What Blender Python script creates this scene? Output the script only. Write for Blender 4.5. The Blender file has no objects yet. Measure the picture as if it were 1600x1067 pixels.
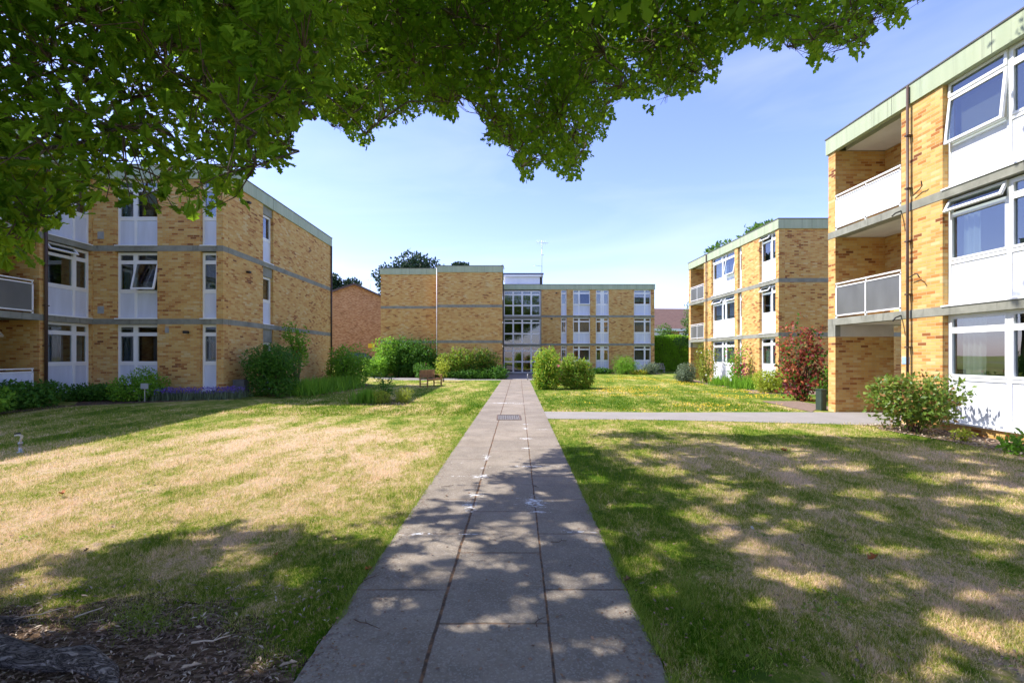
import bpy, math, random
import numpy as np
from mathutils import Vector, Matrix
random.seed(7); RNG = np.random.default_rng(11)
R = math.radians
scene = bpy.context.scene
COL = scene.collection
# ---------------------------------------------------------------- camera, sky, sun, exposure
F = 711.0; VX = 787.0; VY = 555.0; H = 1.72          # focal length, vanishing point (px of the 1600 wide photo), eye height
cam = bpy.data.cameras.new('camera'); cam_o = bpy.data.objects.new('camera', cam); COL.objects.link(cam_o)
cam_o.location = (0, 0, H); cam_o.rotation_euler = (R(90), 0, 0)
cam.sensor_width = 36; cam.lens = 36*F/1600; cam.shift_x = (800-VX)/1600; cam.shift_y = (VY-533.5)/1600
cam.clip_start = 0.05; cam.clip_end = 2000
scene.camera = cam_o
SX, SY = 0.776, -0.094                                # shadow offset per metre of height
sdir = Vector((-SX, -SY, 1)).normalized()
elev = math.asin(sdir.z); azim = math.atan2(sdir.x, sdir.y)   # from +Y towards +X
sun = bpy.data.lights.new('sun', 'SUN'); sun.energy = 3.5; sun.angle = R(0.55); sun.color = (1, 0.955, 0.88)
sun_o = bpy.data.objects.new('sun', sun); COL.objects.link(sun_o)
sun_o.rotation_euler = sdir.to_track_quat('Z', 'Y').to_euler(); sun_o.location = (-30, 10, 40)
w = bpy.data.worlds.new('World'); scene.world = w; w.use_nodes = True
nt = w.node_tree; bg = nt.nodes['Background']
sky = nt.nodes.new('ShaderNodeTexSky'); sky.sky_type = 'NISHITA'; sky.sun_disc = False
sky.sun_elevation = elev; sky.sun_rotation = azim; sky.altitude = 20; sky.air_density = 1.0; sky.dust_density = 0.6; sky.ozone_density = 3.0
bg.inputs['Strength'].default_value = 0.15
# thin cirrus wisps
tc = nt.nodes.new('ShaderNodeTexCoord'); mp = nt.nodes.new('ShaderNodeMapping'); mp.inputs['Scale'].default_value = (1.2, 1.0, 5.0)
mp.inputs['Rotation'].default_value = (0.2, 0.35, 0.3)
nz = nt.nodes.new('ShaderNodeTexNoise'); nz.inputs['Scale'].default_value = 1.6; nz.inputs['Detail'].default_value = 7; nz.inputs['Distortion'].default_value = 0.7
rp = nt.nodes.new('ShaderNodeValToRGB'); rp.color_ramp.elements[0].position = 0.46; rp.color_ramp.elements[1].position = 0.85
rp.color_ramp.elements[0].color = (0, 0, 0, 1); rp.color_ramp.elements[1].color = (0.13, 0.13, 0.13, 1)
mx = nt.nodes.new('ShaderNodeMixRGB'); mx.inputs[2].default_value = (7.5, 8.0, 8.8, 1)
L = nt.links.new
L(tc.outputs['Generated'], mp.inputs['Vector']); L(mp.outputs[0], nz.inputs['Vector']); L(nz.outputs['Fac'], rp.inputs[0])
L(rp.outputs[0], mx.inputs[0]); L(sky.outputs[0], mx.inputs[1]); tn = nt.nodes.new('ShaderNodeMixRGB'); tn.blend_type = 'MULTIPLY'; tn.inputs[0].default_value = 1; tn.inputs[2].default_value = (.88, .78, 1, 1)
L(mx.outputs[0], tn.inputs[1]); L(tn.outputs[0], bg.inputs['Color'])
scene.view_settings.view_transform = 'Standard'; scene.view_settings.look = 'None'
scene.view_settings.exposure = 1.32; scene.view_settings.gamma = 1; scene.view_settings.use_curve_mapping = False
scene.render.engine = 'CYCLES'
scene.cycles.max_bounces = 7; scene.cycles.diffuse_bounces = 4; scene.cycles.transparent_max_bounces = 12
scene.cycles.sample_clamp_indirect = 6
# ---------------------------------------------------------------- helpers
def gz(x, y):                                          # height of the ground
    def ss(t): t = np.clip(t, 0, 1); return t*t*(3-2*t)
    return 0.2*ss((-x-7)/3)*ss((y-9)/5) + 0.35*ss((-x-4)/3)*ss((y-40)/8)
def px2w(px, py):                                      # a point on flat ground from the photo
    Y = H*F/(py-VY); return (px-VX)*Y/F, Y
def tag(o, label=None, cat=None, group=None, kind=None):
    if label: o['label'] = label
    if cat: o['category'] = cat
    if group: o['group'] = group
    if kind: o['kind'] = kind
    return o
def empty(name, label, cat, loc=(0, 0, 0), rz=0, group=None):
    o = bpy.data.objects.new(name, None); COL.objects.link(o); o.location = loc; o.rotation_euler = (0, 0, rz)
    o.empty_display_size = 0.3
    return tag(o, label, cat, group)
class Fr:                                              # wall frame: u along the wall, d outward, z up
    def __init__(s, ox=0, oy=0, u=(1, 0), n=(0, -1)): s.o = (ox, oy); s.u = u; s.n = n
    def __call__(s, u, d, z): return (s.o[0]+u*s.u[0]+d*s.n[0], s.o[1]+u*s.u[1]+d*s.n[1], z)
W0 = Fr(0, 0, (1, 0), (0, 1))
SPLIT = {'brick_wall', 'concrete_band', 'end_wall', 'gable_wall', 'side_wall', 'back_wall', 'recess_wall', 'floor_slab', 'inner_wall', 'balcony_slab', 'lintel', 'plinth', 'concrete_frame'}
class MB:
    def __init__(s): s.v = []; s.f = []; s.uv = []; s.mi = []; s.sm = []
    def face(s, idx, uv=None, m=0, smooth=False):
        s.f.append(tuple(idx)); s.uv.append(uv or [(0, 0)]*len(idx)); s.mi.append(m); s.sm.append(smooth)
    def box(s, fr, u0, u1, d0, d1, z0, z1, m=0, tf=None):
        if u1 < u0: u0, u1 = u1, u0
        if d1 < d0: d0, d1 = d1, d0
        P = [(u, d, z) for z in (z0, z1) for d in (d0, d1) for u in (u0, u1)]
        T = [tf(*p) if tf else p for p in P]
        b = len(s.v); s.v += [fr(*p) for p in T]
        flip = fr.u[0]*fr.n[1]-fr.u[1]*fr.n[0] < 0
        for q, ax in (((0, 2, 3, 1), 2), ((4, 5, 7, 6), 2), ((0, 1, 5, 4), 1), ((2, 6, 7, 3), 1), ((0, 4, 6, 2), 0), ((1, 3, 7, 5), 0)):
            if flip: q = q[::-1]
            uv = [((P[i][0], P[i][1]) if ax == 2 else (P[i][0], P[i][2]) if ax == 1 else (P[i][1]+P[i][0], P[i][2])) for i in q]
            s.face([b+i for i in q], uv, m)
        return s
    def tube(s, pts, rad, n=8, m=0, caps=True):
        pts = [Vector(p) for p in pts]; rad = rad if hasattr(rad, '__len__') else [rad]*len(pts)
        b = len(s.v); prev = None
        for i, p in enumerate(pts):
            t = (pts[min(i+1, len(pts)-1)]-pts[max(i-1, 0)]).normalized()
            if prev is None: a = t.orthogonal().normalized()
            else:
                a = prev-t*prev.dot(t); a = a.normalized() if a.length > 1e-6 else t.orthogonal().normalized()
            prev = a; c = t.cross(a)
            for k in range(n):
                an = 2*math.pi*k/n; s.v.append(tuple(p+(a*math.cos(an)+c*math.sin(an))*rad[i]))
        for i in range(len(pts)-1):
            for k in range(n):
                k2 = (k+1) % n
                s.face((b+i*n+k, b+i*n+k2, b+(i+1)*n+k2, b+(i+1)*n+k), [(k/n, i*.3), (k/n+1/n, i*.3), (k/n+1/n, i*.3+.3), (k/n, i*.3+.3)], m, True)
        if caps:
            s.face([b+k for k in range(n)][::-1], None, m); e = b+(len(pts)-1)*n; s.face([e+k for k in range(n)], None, m)
        return s
    def lathe(s, c, prof, n=16, m=0):                  # prof = [(r, z)]
        b = len(s.v)
        for r, z in prof:
            for k in range(n): an = 2*math.pi*k/n; s.v.append((c[0]+r*math.cos(an), c[1]+r*math.sin(an), c[2]+z))
        for i in range(len(prof)-1):
            for k in range(n): k2 = (k+1) % n; s.face((b+i*n+k, b+i*n+k2, b+(i+1)*n+k2, b+(i+1)*n+k), None, m, True)
        e = b+(len(prof)-1)*n; s.face([b+k for k in range(n)][::-1], None, m); s.face([e+k for k in range(n)], None, m)
        return s
    def build(s, name, mats, parent=None, bevel=0, world=True):
        if name in SPLIT and len(s.f) > 6 and len(s.f)*8 == len(s.v)*6:      # every separate wall piece, band or slab is a part of its own
            for k in range(len(s.f)//6):
                q = MB(); q.v = s.v[k*8:k*8+8]; q.f = [tuple(i-k*8 for i in f) for f in s.f[k*6:k*6+6]]; q.uv = s.uv[k*6:k*6+6]; q.mi = s.mi[k*6:k*6+6]; q.sm = s.sm[k*6:k*6+6]
                o = q.build(name, mats, parent, bevel)
            return o
        me = bpy.data.meshes.new(name); me.from_pydata(s.v, [], s.f)
        for mm in (mats if isinstance(mats, (list, tuple)) else [mats]): me.materials.append(mm)
        uvl = me.uv_layers.new(name='UVMap'); flat = [c for f in s.uv for p in f for c in p]; uvl.data.foreach_set('uv', flat)
        me.polygons.foreach_set('material_index', s.mi); me.polygons.foreach_set('use_smooth', s.sm); me.update()
        o = bpy.data.objects.new(name, me); COL.objects.link(o)
        if parent is not None: o.parent = parent
        if bevel:
            bv = o.modifiers.new('bevel', 'BEVEL'); bv.width = bevel; bv.segments = 2; bv.limit_method = 'ANGLE'
        return o
def np_mesh(name, V, Fc, mats, parent=None, mi=None, smooth=False, attrs=None):
    """V (n,3), Fc (m,k) all faces of k corners"""
    me = bpy.data.meshes.new(name); n, (m, k) = len(V), Fc.shape
    me.vertices.add(n); me.vertices.foreach_set('co', V.astype(np.float32).ravel())
    me.loops.add(m*k); me.loops.foreach_set('vertex_index', Fc.astype(np.int32).ravel())
    me.polygons.add(m); me.polygons.foreach_set('loop_start', (np.arange(m)*k).astype(np.int32))
    try: me.polygons.foreach_set('loop_total', np.full(m, k, np.int32))
    except Exception: pass
    for mm in (mats if isinstance(mats, (list, tuple)) else [mats]): me.materials.append(mm)
    if mi is not None: me.polygons.foreach_set('material_index', mi.astype(np.int32))
    if smooth: me.polygons.foreach_set('use_smooth', np.ones(m, bool))
    for an, av in (attrs or {}).items():
        a = me.attributes.new(an, 'FLOAT', 'POINT'); a.data.foreach_set('value', av.astype(np.float32))
    me.update(calc_edges=True); me.validate()
    o = bpy.data.objects.new(name, me); COL.objects.link(o)
    if parent is not None: o.parent = parent
    return o
# ---------------------------------------------------------------- materials
class G:                                               # tiny node-graph writer
    def __init__(s, name):
        s.m = bpy.data.materials.new(name); s.m.use_nodes = True; s.t = s.m.node_tree; s.b = s.t.nodes['Principled BSDF']; s.out = s.t.nodes['Material Output']
    def n(s, ty, ins=None, **kw):
        nd = s.t.nodes.new('ShaderNode'+ty)
        for k, v in kw.items(): setattr(nd, k, v)
        for k, v in (ins or {}).items(): s.put(nd.inputs[k], v)
        return nd
    def put(s, sock, v):
        if isinstance(v, bpy.types.NodeSocket): s.t.links.new(v, sock)
        elif hasattr(v, '__len__') and len(v) == 3 and sock.type == 'RGBA': sock.default_value = (*v, 1)
        else: sock.default_value = v
    def math(s, op, a, b=0.0, c=0.0): return s.n('Math', {0: a, 1: b, 2: c}, operation=op).outputs[0]
    def noise(s, vec, scale, detail=4, rough=.55, dist=0): return s.n('TexNoise', {'Vector': vec, 'Scale': scale, 'Detail': detail, 'Roughness': rough, 'Distortion': dist}).outputs['Fac']
    def mix(s, f, a, b, mode='MIX'): return s.n('MixRGB', {0: f, 1: a, 2: b}, blend_type=mode).outputs[0]
    def ramp(s, f, stops, interp='LINEAR'):
        nd = s.n('ValToRGB', {0: f}); cr = nd.color_ramp; cr.interpolation = interp
        while len(cr.elements) < len(stops): cr.elements.new(0.5)
        for e, (p, c) in zip(cr.elements, stops):
            e.position = p; e.color = (*c, 1) if hasattr(c, '__len__') else (c, c, c, 1)
        return nd.outputs[0]
    def step(s, v, lo, hi): return s.n('MapRange', {'Value': v, 'From Min': lo, 'From Max': hi}, interpolation_type='SMOOTHSTEP').outputs[0]
    def bump(s, h, strength=.3, dist=.01):
        s.put(s.b.inputs['Normal'], s.n('Bump', {'Height': h, 'Strength': strength, 'Distance': dist}).outputs[0])
    def coord(s, k='Object'): return s.n('TexCoord').outputs[k]
    def scl(s, vec, sc, rot=(0, 0, 0)): return s.n('Mapping', {'Vector': vec, 'Scale': sc, 'Rotation': rot}).outputs[0]
    def fin(s, col=None, rough=.8, spec=None, metal=None):
        if col is not None: s.put(s.b.inputs['Base Color'], col)
        s.put(s.b.inputs['Roughness'], rough)
        if spec is not None: s.put(s.b.inputs['Specular IOR Level'], spec)
        if metal is not None: s.put(s.b.inputs['Metallic'], metal)
        return s.m
def mat_plain(name, col, rough=.7, var=.12, scale=6, metal=0, spec=.4, streak=False, bump=.0):
    g = G(name); c = g.coord(); v = g.scl(c, (1, 1, .15)) if streak else c
    n = g.noise(v, scale, 5); f = g.math('MULTIPLY', g.math('SUBTRACT', n, .5), var*4)
    m = g.mix(g.step(n, .3, .75), tuple(x*(1-var) for x in col), tuple(min(1, x*(1+var)) for x in col))
    if bump: g.bump(g.noise(c, scale*12, 3), bump, .004)
    return g.fin(m, rough, spec, metal)
def mat_brick(name, stops, mortar=(.48, .37, .20), dirt=.45):
    g = G(name); uv = g.n('SeparateXYZ', {0: g.coord('UV')}); U, V = uv.outputs[0], uv.outputs[1]
    v = g.math('DIVIDE', V, .075); row = g.math('FLOOR', v); fv = g.math('SUBTRACT', v, row)
    u = g.math('ADD', g.math('DIVIDE', U, .225), g.math('MULTIPLY', g.math('MODULO', g.math('ADD', row, 1000), 2), .5))
    cu = g.math('FLOOR', u); fu = g.math('SUBTRACT', u, cu)
    eu = g.math('MULTIPLY', g.math('MINIMUM', fu, g.math('SUBTRACT', 1, fu)), .225)
    ev = g.math('MULTIPLY', g.math('MINIMUM', fv, g.math('SUBTRACT', 1, fv)), .075)
    e = g.math('MINIMUM', eu, ev)
    brick = g.step(e, .003, .0075)
    cell = g.n('CombineXYZ', {0: cu, 1: row, 2: 0}).outputs[0]
    wn = g.n('TexWhiteNoise', {'Vector': cell}, noise_dimensions='3D')
    cl = g.noise(g.scl(cell, (.45, .16, 1)), .55, 2)       # batches of darker bricks
    f = g.math('ADD', g.math('MULTIPLY', wn.outputs['Value'], .85), g.math('MULTIPLY', g.math('SUBTRACT', cl, .36), .75))
    col = g.ramp(f, stops)
    fine = g.noise(g.n('CombineXYZ', {0: U, 1: V, 2: 0}).outputs[0], 60, 4)
    col = g.mix(g.math('MULTIPLY', fine, .35), col, g.mix(.5, col, (.08, .04, .02)))
    col = g.mix(brick, mortar, col)
    uvv = g.n('CombineXYZ', {0: U, 1: V, 2: 0}).outputs[0]
    st = g.noise(g.scl(uvv, (1.5, .22, 1)), 1.1, 6, .65)
    col = g.mix(g.math('MULTIPLY', g.step(st, .5, .8), dirt), col, g.mix(.35, col, (.05, .04, .03)), 'MIX')
    g.bump(g.math('ADD', g.math('MULTIPLY', brick, .8), g.math('MULTIPLY', fine, .35)), .55, .006)
    return g.fin(col, .88, .25)
M = {}
M['brick'] = mat_brick('buff_brick', [(.0, (.20, .065, .025)), (.12, (.40, .15, .036)), (.22, (.56, .275, .08)), (.48, (.63, .365, .108)), (.85, (.67, .435, .15)), (1, (.68, .50, .24))])
M['brick_red'] = mat_brick('brown_brick', [(.0, (.20, .075, .03)), (.3, (.33, .14, .06)), (.6, (.42, .21, .10)), (1, (.50, .29, .16))], dirt=.3)
M['brick_house'] = mat_brick('red_brick', [(.0, (.25, .09, .05)), (.5, (.40, .17, .09)), (1, (.5, .24, .14))], dirt=.2)
def mat_concrete():
    g = G('concrete_band'); c = g.coord()
    n = g.noise(c, 2.2, 7, .65); n2 = g.noise(g.scl(c, (3, 3, .5)), 2.5, 4); sp = g.noise(c, 90, 2)
    col = g.ramp(n, [(.3, (.20, .20, .165)), (.6, (.31, .31, .26)), (.85, (.39, .385, .33))])
    col = g.mix(g.math('MULTIPLY', g.step(n2, .56, .75), .6), col, (.09, .09, .075)); col = g.mix(g.math('MULTIPLY', sp, .25), col, (.1, .1, .09))
    g.bump(sp, .35, .004); return g.fin(col, .9, .2)
M['concrete'] = mat_concrete()
def mat_fascia():
    g = G('green_fascia'); c = g.coord()
    n = g.noise(g.scl(c, (1, 1, .12)), 3.0, 6, .6); n2 = g.noise(c, .8, 3)
    col = g.mix(g.step(n, .35, .75), (.35, .40, .26), (.42, .465, .315)); col = g.mix(g.math('MULTIPLY', g.step(n2, .5, .8), .3), col, (.24, .36, .29))
    dr = g.noise(g.scl(c, (5, 5, .1)), 2.0, 5, .7); col = g.mix(g.math('MULTIPLY', g.step(dr, .52, .72), .38), col, (.16, .17, .12))
    return g.fin(col, .6, .3)
M['fascia'] = mat_fascia()
M['capping'] = mat_plain('dark_capping', (.10, .10, .09), .6)
M['upvc'] = mat_plain('white_upvc', (.80, .81, .82), .35, .03, 3, spec=.5)
M['panel'] = mat_plain('spandrel_board', (.61, .65, .75), .5, .07, 5, spec=.35, streak=True)
M['panel_white'] = mat_plain('white_spandrel_board', (.70, .72, .77), .45, .07, 5, spec=.35, streak=True)
M['soffit'] = mat_plain('painted_soffit', (.62, .60, .56), .85, .08, 2)
M['room'] = mat_plain('room_plaster', (.50, .48, .44), .9, .1, 1)
M['roof_felt'] = mat_plain('roof_felt', (.12, .12, .12), .9, .2, 2)
M['white_paint'] = mat_plain('white_painted_board', (.75, .77, .80), .5, .05, 2)
M['navy'] = mat_plain('navy_trim', (.03, .06, .16), .5)
M['pipe'] = mat_plain('brown_downpipe', (.075, .045, .036), .45, .1, 5)
M['black'] = mat_plain('black_plastic', (.02, .02, .02), .5)
M['metal'] = mat_plain('galvanised_metal', (.42, .42, .42), .4, .15, 10, metal=.7)
M['vent'] = mat_plain('vent_plastic', (.33, .34, .35), .6)
M['rail_white'] = mat_plain('white_rail', (.8, .8, .8), .35, .03)
def mat_glass(name, tint, refl=1.0, rough=0.0, f0=.14, wob=.0):
    g = G(name); g.t.nodes.remove(g.b)
    fr = g.n('LayerWeight', {'Blend': .5}); fac = g.math('ADD', g.math('MULTIPLY', g.math('POWER', fr.outputs['Facing'], 3.2), .42*refl), f0)
    fac = g.math('MINIMUM', fac, .9)
    nb = g.n('Bump', {'Height': g.noise(g.coord(), 1.2, 1), 'Strength': .06+wob, 'Distance': .03}).outputs[0]
    gl = g.n('BsdfGlossy', {'Color': (.9, .93, 1.0), 'Roughness': rough, 'Normal': nb}).outputs[0]; tr = g.n('BsdfTransparent', {'Color': tint}).outputs[0]
    ms = g.n('MixShader', {0: fac, 1: tr, 2: gl}); g.t.links.new(ms.outputs[0], g.out.inputs[0]); return g.m
M['glass'] = mat_glass('window_glass', (.62, .68, .68))
M['glass_dark'] = mat_glass('stair_glass', (.38, .42, .40), .8)
def mat_frost():
    g = G('reeded_balcony_glass'); c = g.coord(); n = g.noise(g.scl(c, (1, 1, .4)), 2.2, 5)
    col = g.mix(n, (.10, .10, .095), (.24, .25, .245)); w1 = g.n('TexWave', {'Vector': c, 'Scale': 26}, bands_direction='DIAGONAL').outputs['Fac']
    g.bump(w1, .2, .004); g.put(g.b.inputs['Transmission Weight'], .25); return g.fin(col, .3, .6)
M['frost'] = mat_frost()
def mat_cloth(name, col):
    g = G(name); g.t.nodes.remove(g.b)
    d = g.n('BsdfDiffuse', {'Color': col}).outputs[0]; t = g.n('BsdfTranslucent', {'Color': col}).outputs[0]
    ms = g.n('MixShader', {0: .3, 1: d, 2: t}); g.t.links.new(ms.outputs[0], g.out.inputs[0]); return g.m
M['curtain'] = mat_cloth('white_curtain', (.78, .77, .74)); M['blind'] = mat_cloth('beige_blind', (.55, .47, .38)); M['net'] = mat_cloth('net_curtain', (.42, .46, .55))
def mat_tiles():
    g = G('clay_roof_tiles'); b = g.n('TexBrick', {'Vector': g.coord('UV'), 'Color1': (.11, .05, .04), 'Color2': (.17, .085, .065), 'Mortar': (.04, .025, .02), 'Scale': 1.0, 'Mortar Size': .02, 'Bias': 0, 'Brick Width': .3, 'Row Height': .22}, offset=.5)
    g.bump(b.outputs['Fac'], .5, .02); return g.fin(g.mix(g.noise(g.coord(), 2, 4), b.outputs[0], (.14, .09, .07)), .85)
M['tiles'] = mat_tiles()
def mat_leaf(name, a, b, c, trans=.45, rough=.55, spec=.22, hi=None, clump=1.6):
    """a dark, b mid, c light leaf colours; some leaves of every crown are yellower"""
    g = G(name); g.t.nodes.remove(g.b)
    rnd = g.n('NewGeometry').outputs['Random Per Island']
    nn = g.noise(g.coord(), clump, 3)
    f = g.math('ADD', g.math('MULTIPLY', rnd, .6), g.math('MULTIPLY', g.math('SUBTRACT', nn, .3), .9))
    col = g.ramp(f, [(.1, a), (.5, b), (.95, c)])
    p = g.n('BsdfPrincipled', {'Base Color': col, 'Roughness': rough, 'Specular IOR Level': spec}).outputs[0]
    tcol = g.mix(.5, col, hi or tuple(min(1, x*2.2) for x in c)); t = g.n('BsdfTranslucent', {'Color': tcol}).outputs[0]
    ms = g.n('MixShader', {0: trans, 1: p, 2: t}); g.t.links.new(ms.outputs[0], g.out.inputs[0]); return g.m
M['oak'] = mat_leaf('oak_leaves', (.016, .055, .004), (.042, .125, .008), (.15, .29, .016), .46, rough=.65, spec=.14, hi=(.62, .95, .05))
M['dkleaf'] = mat_leaf('dark_shrub_leaves', (.024, .085, .010), (.055, .155, .016), (.11, .24, .026), .32)
M['midleaf'] = mat_leaf('green_shrub_leaves', (.06, .15, .012), (.13, .28, .022), (.25, .44, .04), .38)
M['yelleaf'] = mat_leaf('yellow_green_leaves', (.13, .19, .018), (.28, .36, .03), (.48, .52, .06), .35)
M['greyleaf'] = mat_leaf('grey_green_leaves', (.07, .10, .06), (.12, .16, .09), (.20, .25, .14), .2)
M['oliveleaf'] = mat_leaf('olive_leaves', (.08, .115, .012), (.18, .23, .022), (.34, .38, .055), .33)
M['redleaf'] = mat_leaf('purple_smoke_bush_leaves', (.12, .025, .05), (.32, .07, .05), (.60, .24, .08), .35, hi=(.6, .16, .06))
M['rhodo'] = mat_leaf('rhododendron_leaves', (.045, .10, .012), (.11, .19, .022), (.26, .31, .05), .28, rough=.4, spec=.35)
M['tipleaf'] = mat_leaf('coppery_tips', (.22, .10, .04), (.32, .17, .06), (.42, .26, .10), .3)
M['pine'] = mat_leaf('pine_needles', (.012, .030, .018), (.022, .055, .026), (.045, .09, .038), .15)
M['farleaf'] = mat_leaf('far_tree_leaves', (.035, .085, .015), (.07, .15, .025), (.12, .22, .035), .35, clump=.5)
M['hedge'] = mat_leaf('hedge_leaves', (.13, .28, .015), (.22, .42, .025), (.32, .55, .04), .5)
def mat_petal(name, col):
    g = G(name); rnd = g.n('NewGeometry').outputs['Random Per Island']
    return g.fin(g.mix(rnd, tuple(x*.6 for x in col), col), .6)
M['pink'] = mat_petal('pink_petals', (.62, .07, .18)); M['red'] = mat_petal('red_petals', (.5, .03, .02)); M['yellow'] = mat_petal('yellow_petals', (.95, .60, .02))
M['lavender'] = mat_petal('lavender_petals', (.16, .09, .42)); M['white_f'] = mat_petal('white_petals', (.8, .78, .74))
def mat_bark():
    g = G('oak_bark'); c = g.coord(); n = g.noise(c, 3, 7, .65); vo = g.math('ABSOLUTE', g.math('SUBTRACT', g.noise(g.scl(c, (2.5, 11, 9)), 2.4, 6, .7, .8), .5))
    col = g.mix(n, (.13, .105, .085), (.38, .33, .28)); col = g.mix(g.step(vo, 0, .05), (.03, .024, .02), col)
    g.bump(g.math('ADD', g.step(vo, 0, .09), g.math('MULTIPLY', n, .8)), .9, .02); return g.fin(col, .9, .2)
M['bark'] = mat_bark()
M['twig'] = mat_plain('twig_bark', (.10, .065, .04), .8, .3, 8)
M['teak'] = mat_plain('weathered_teak', (.33, .17, .075), .6, .25, 5, streak=False)
M['greywood'] = mat_plain('grey_bench_wood', (.36, .33, .31), .7, .2, 5)
# lawn ------------------------------------------------------
def lawn_colour(g, c):
    big = g.noise(g.scl(c, (1, .6, 0), (0, 0, R(-14))), .42, 5, .6, .4)
    mid = g.noise(g.scl(c, (1, .55, 0), (0, 0, R(-20))), 1.7, 6, .65)
    fine = g.noise(g.scl(c, (1, 1, 0)), 22, 5, .7)
    sp = g.n('SeparateXYZ', {0: c}); X, Y = sp.outputs[0], sp.outputs[1]
    uu = g.math('SUBTRACT', X, g.math('MULTIPLY', Y, .20))
    stripe = g.math('SINE', g.math('MULTIPLY', uu, 5.2))
    # green close to both path edges (path centre runs x = -0.18 + 0.0325 y)
    pc = g.math('ABSOLUTE', g.math('SUBTRACT', g.math('SUBTRACT', X, -.19), g.math('MULTIPLY', Y, .0325)))
    edge = g.math('SUBTRACT', 1.0, g.step(pc, .95, 2.3))
    # dried-out centre of the left-hand lawn
    dx = g.math('DIVIDE', g.math('ADD', X, 4.4), 4.6); dy = g.math('DIVIDE', g.math('SUBTRACT', Y, 7.2), 4.2)
    dr = g.math('SUBTRACT', 1.0, g.step(g.math('ADD', g.math('MULTIPLY', dx, dx), g.math('MULTIPLY', dy, dy)), .35, 1.4))
    rx = g.math('MULTIPLY', g.step(X, 1.2, 2.6), g.math('SUBTRACT', 1.0, g.step(Y, 7.5, 9.5)))
    far = g.step(Y, 13.5, 16)
    m2 = g.noise(g.scl(c, (1, .7, 0), (0, 0, .3)), 6.5, 5, .7)
    d = g.math('ADD', g.math('MULTIPLY', big, 1.3), g.math('MULTIPLY', mid, 1.2)); d = g.math('ADD', d, g.math('MULTIPLY', m2, 1.1))
    d = g.math('ADD', d, g.math('MULTIPLY', fine, 1.0)); d = g.math('ADD', d, g.math('MULTIPLY', stripe, .055))
    d = g.math('ADD', d, g.math('MULTIPLY', dr, .30)); d = g.math('ADD', d, g.math('MULTIPLY', rx, .20))
    d = g.math('SUBTRACT', d, g.math('MULTIPLY', edge, .15)); d = g.math('SUBTRACT', d, g.math('MULTIPLY', g.math('MULTIPLY', far, g.step(X, .5, 2.0)), .13))
    d = g.math('SUBTRACT', d, .11)
    d = g.math('SUBTRACT', d, 1.79)
    return d
def lawn_ramp(g, d):
    return g.ramp(d, [(.05, (.085, .19, .010)), (.28, (.20, .30, .022)), (.47, (.44, .43, .09)), (.64, (.68, .53, .23)), (.82, (.88, .66, .44))])
def mat_lawn():
    g = G('dry_summer_lawn'); c = g.coord(); d = lawn_colour(g, c); col = lawn_ramp(g, d)
    f2 = g.noise(c, 70, 4, .8); col = g.mix(g.math('MULTIPLY', g.step(f2, .35, .7), .6), g.mix(.45, col, (.07, .06, .02)), col)
    vor = g.noise(c, 160, 3, .8)
    g.bump(g.math('ADD', f2, vor), .8, .03); return g.fin(col, .95, .1)
M['lawn'] = mat_lawn()
def mat_blade():
    g = G('grass_blades'); g.t.nodes.remove(g.b); c = g.coord(); rnd = g.n('NewGeometry').outputs['Random Per Island']
    d = g.math('ADD', lawn_colour(g, c), g.math('MULTIPLY', g.math('SUBTRACT', rnd, .5), .62)); col = lawn_ramp(g, d)
    p = g.n('BsdfDiffuse', {'Color': col}).outputs[0]; t = g.n('BsdfTranslucent', {'Color': col}).outputs[0]
    ms = g.n('MixShader', {0: .35, 1: p, 2: t}); g.t.links.new(ms.outputs[0], g.out.inputs[0]); return g.m
M['blade'] = mat_blade()
M['lush'] = mat_leaf('lush_grass', (.07, .15, .012), (.15, .25, .02), (.34, .38, .07), .4)
PS = .0325                                             # lean of the path
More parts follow.
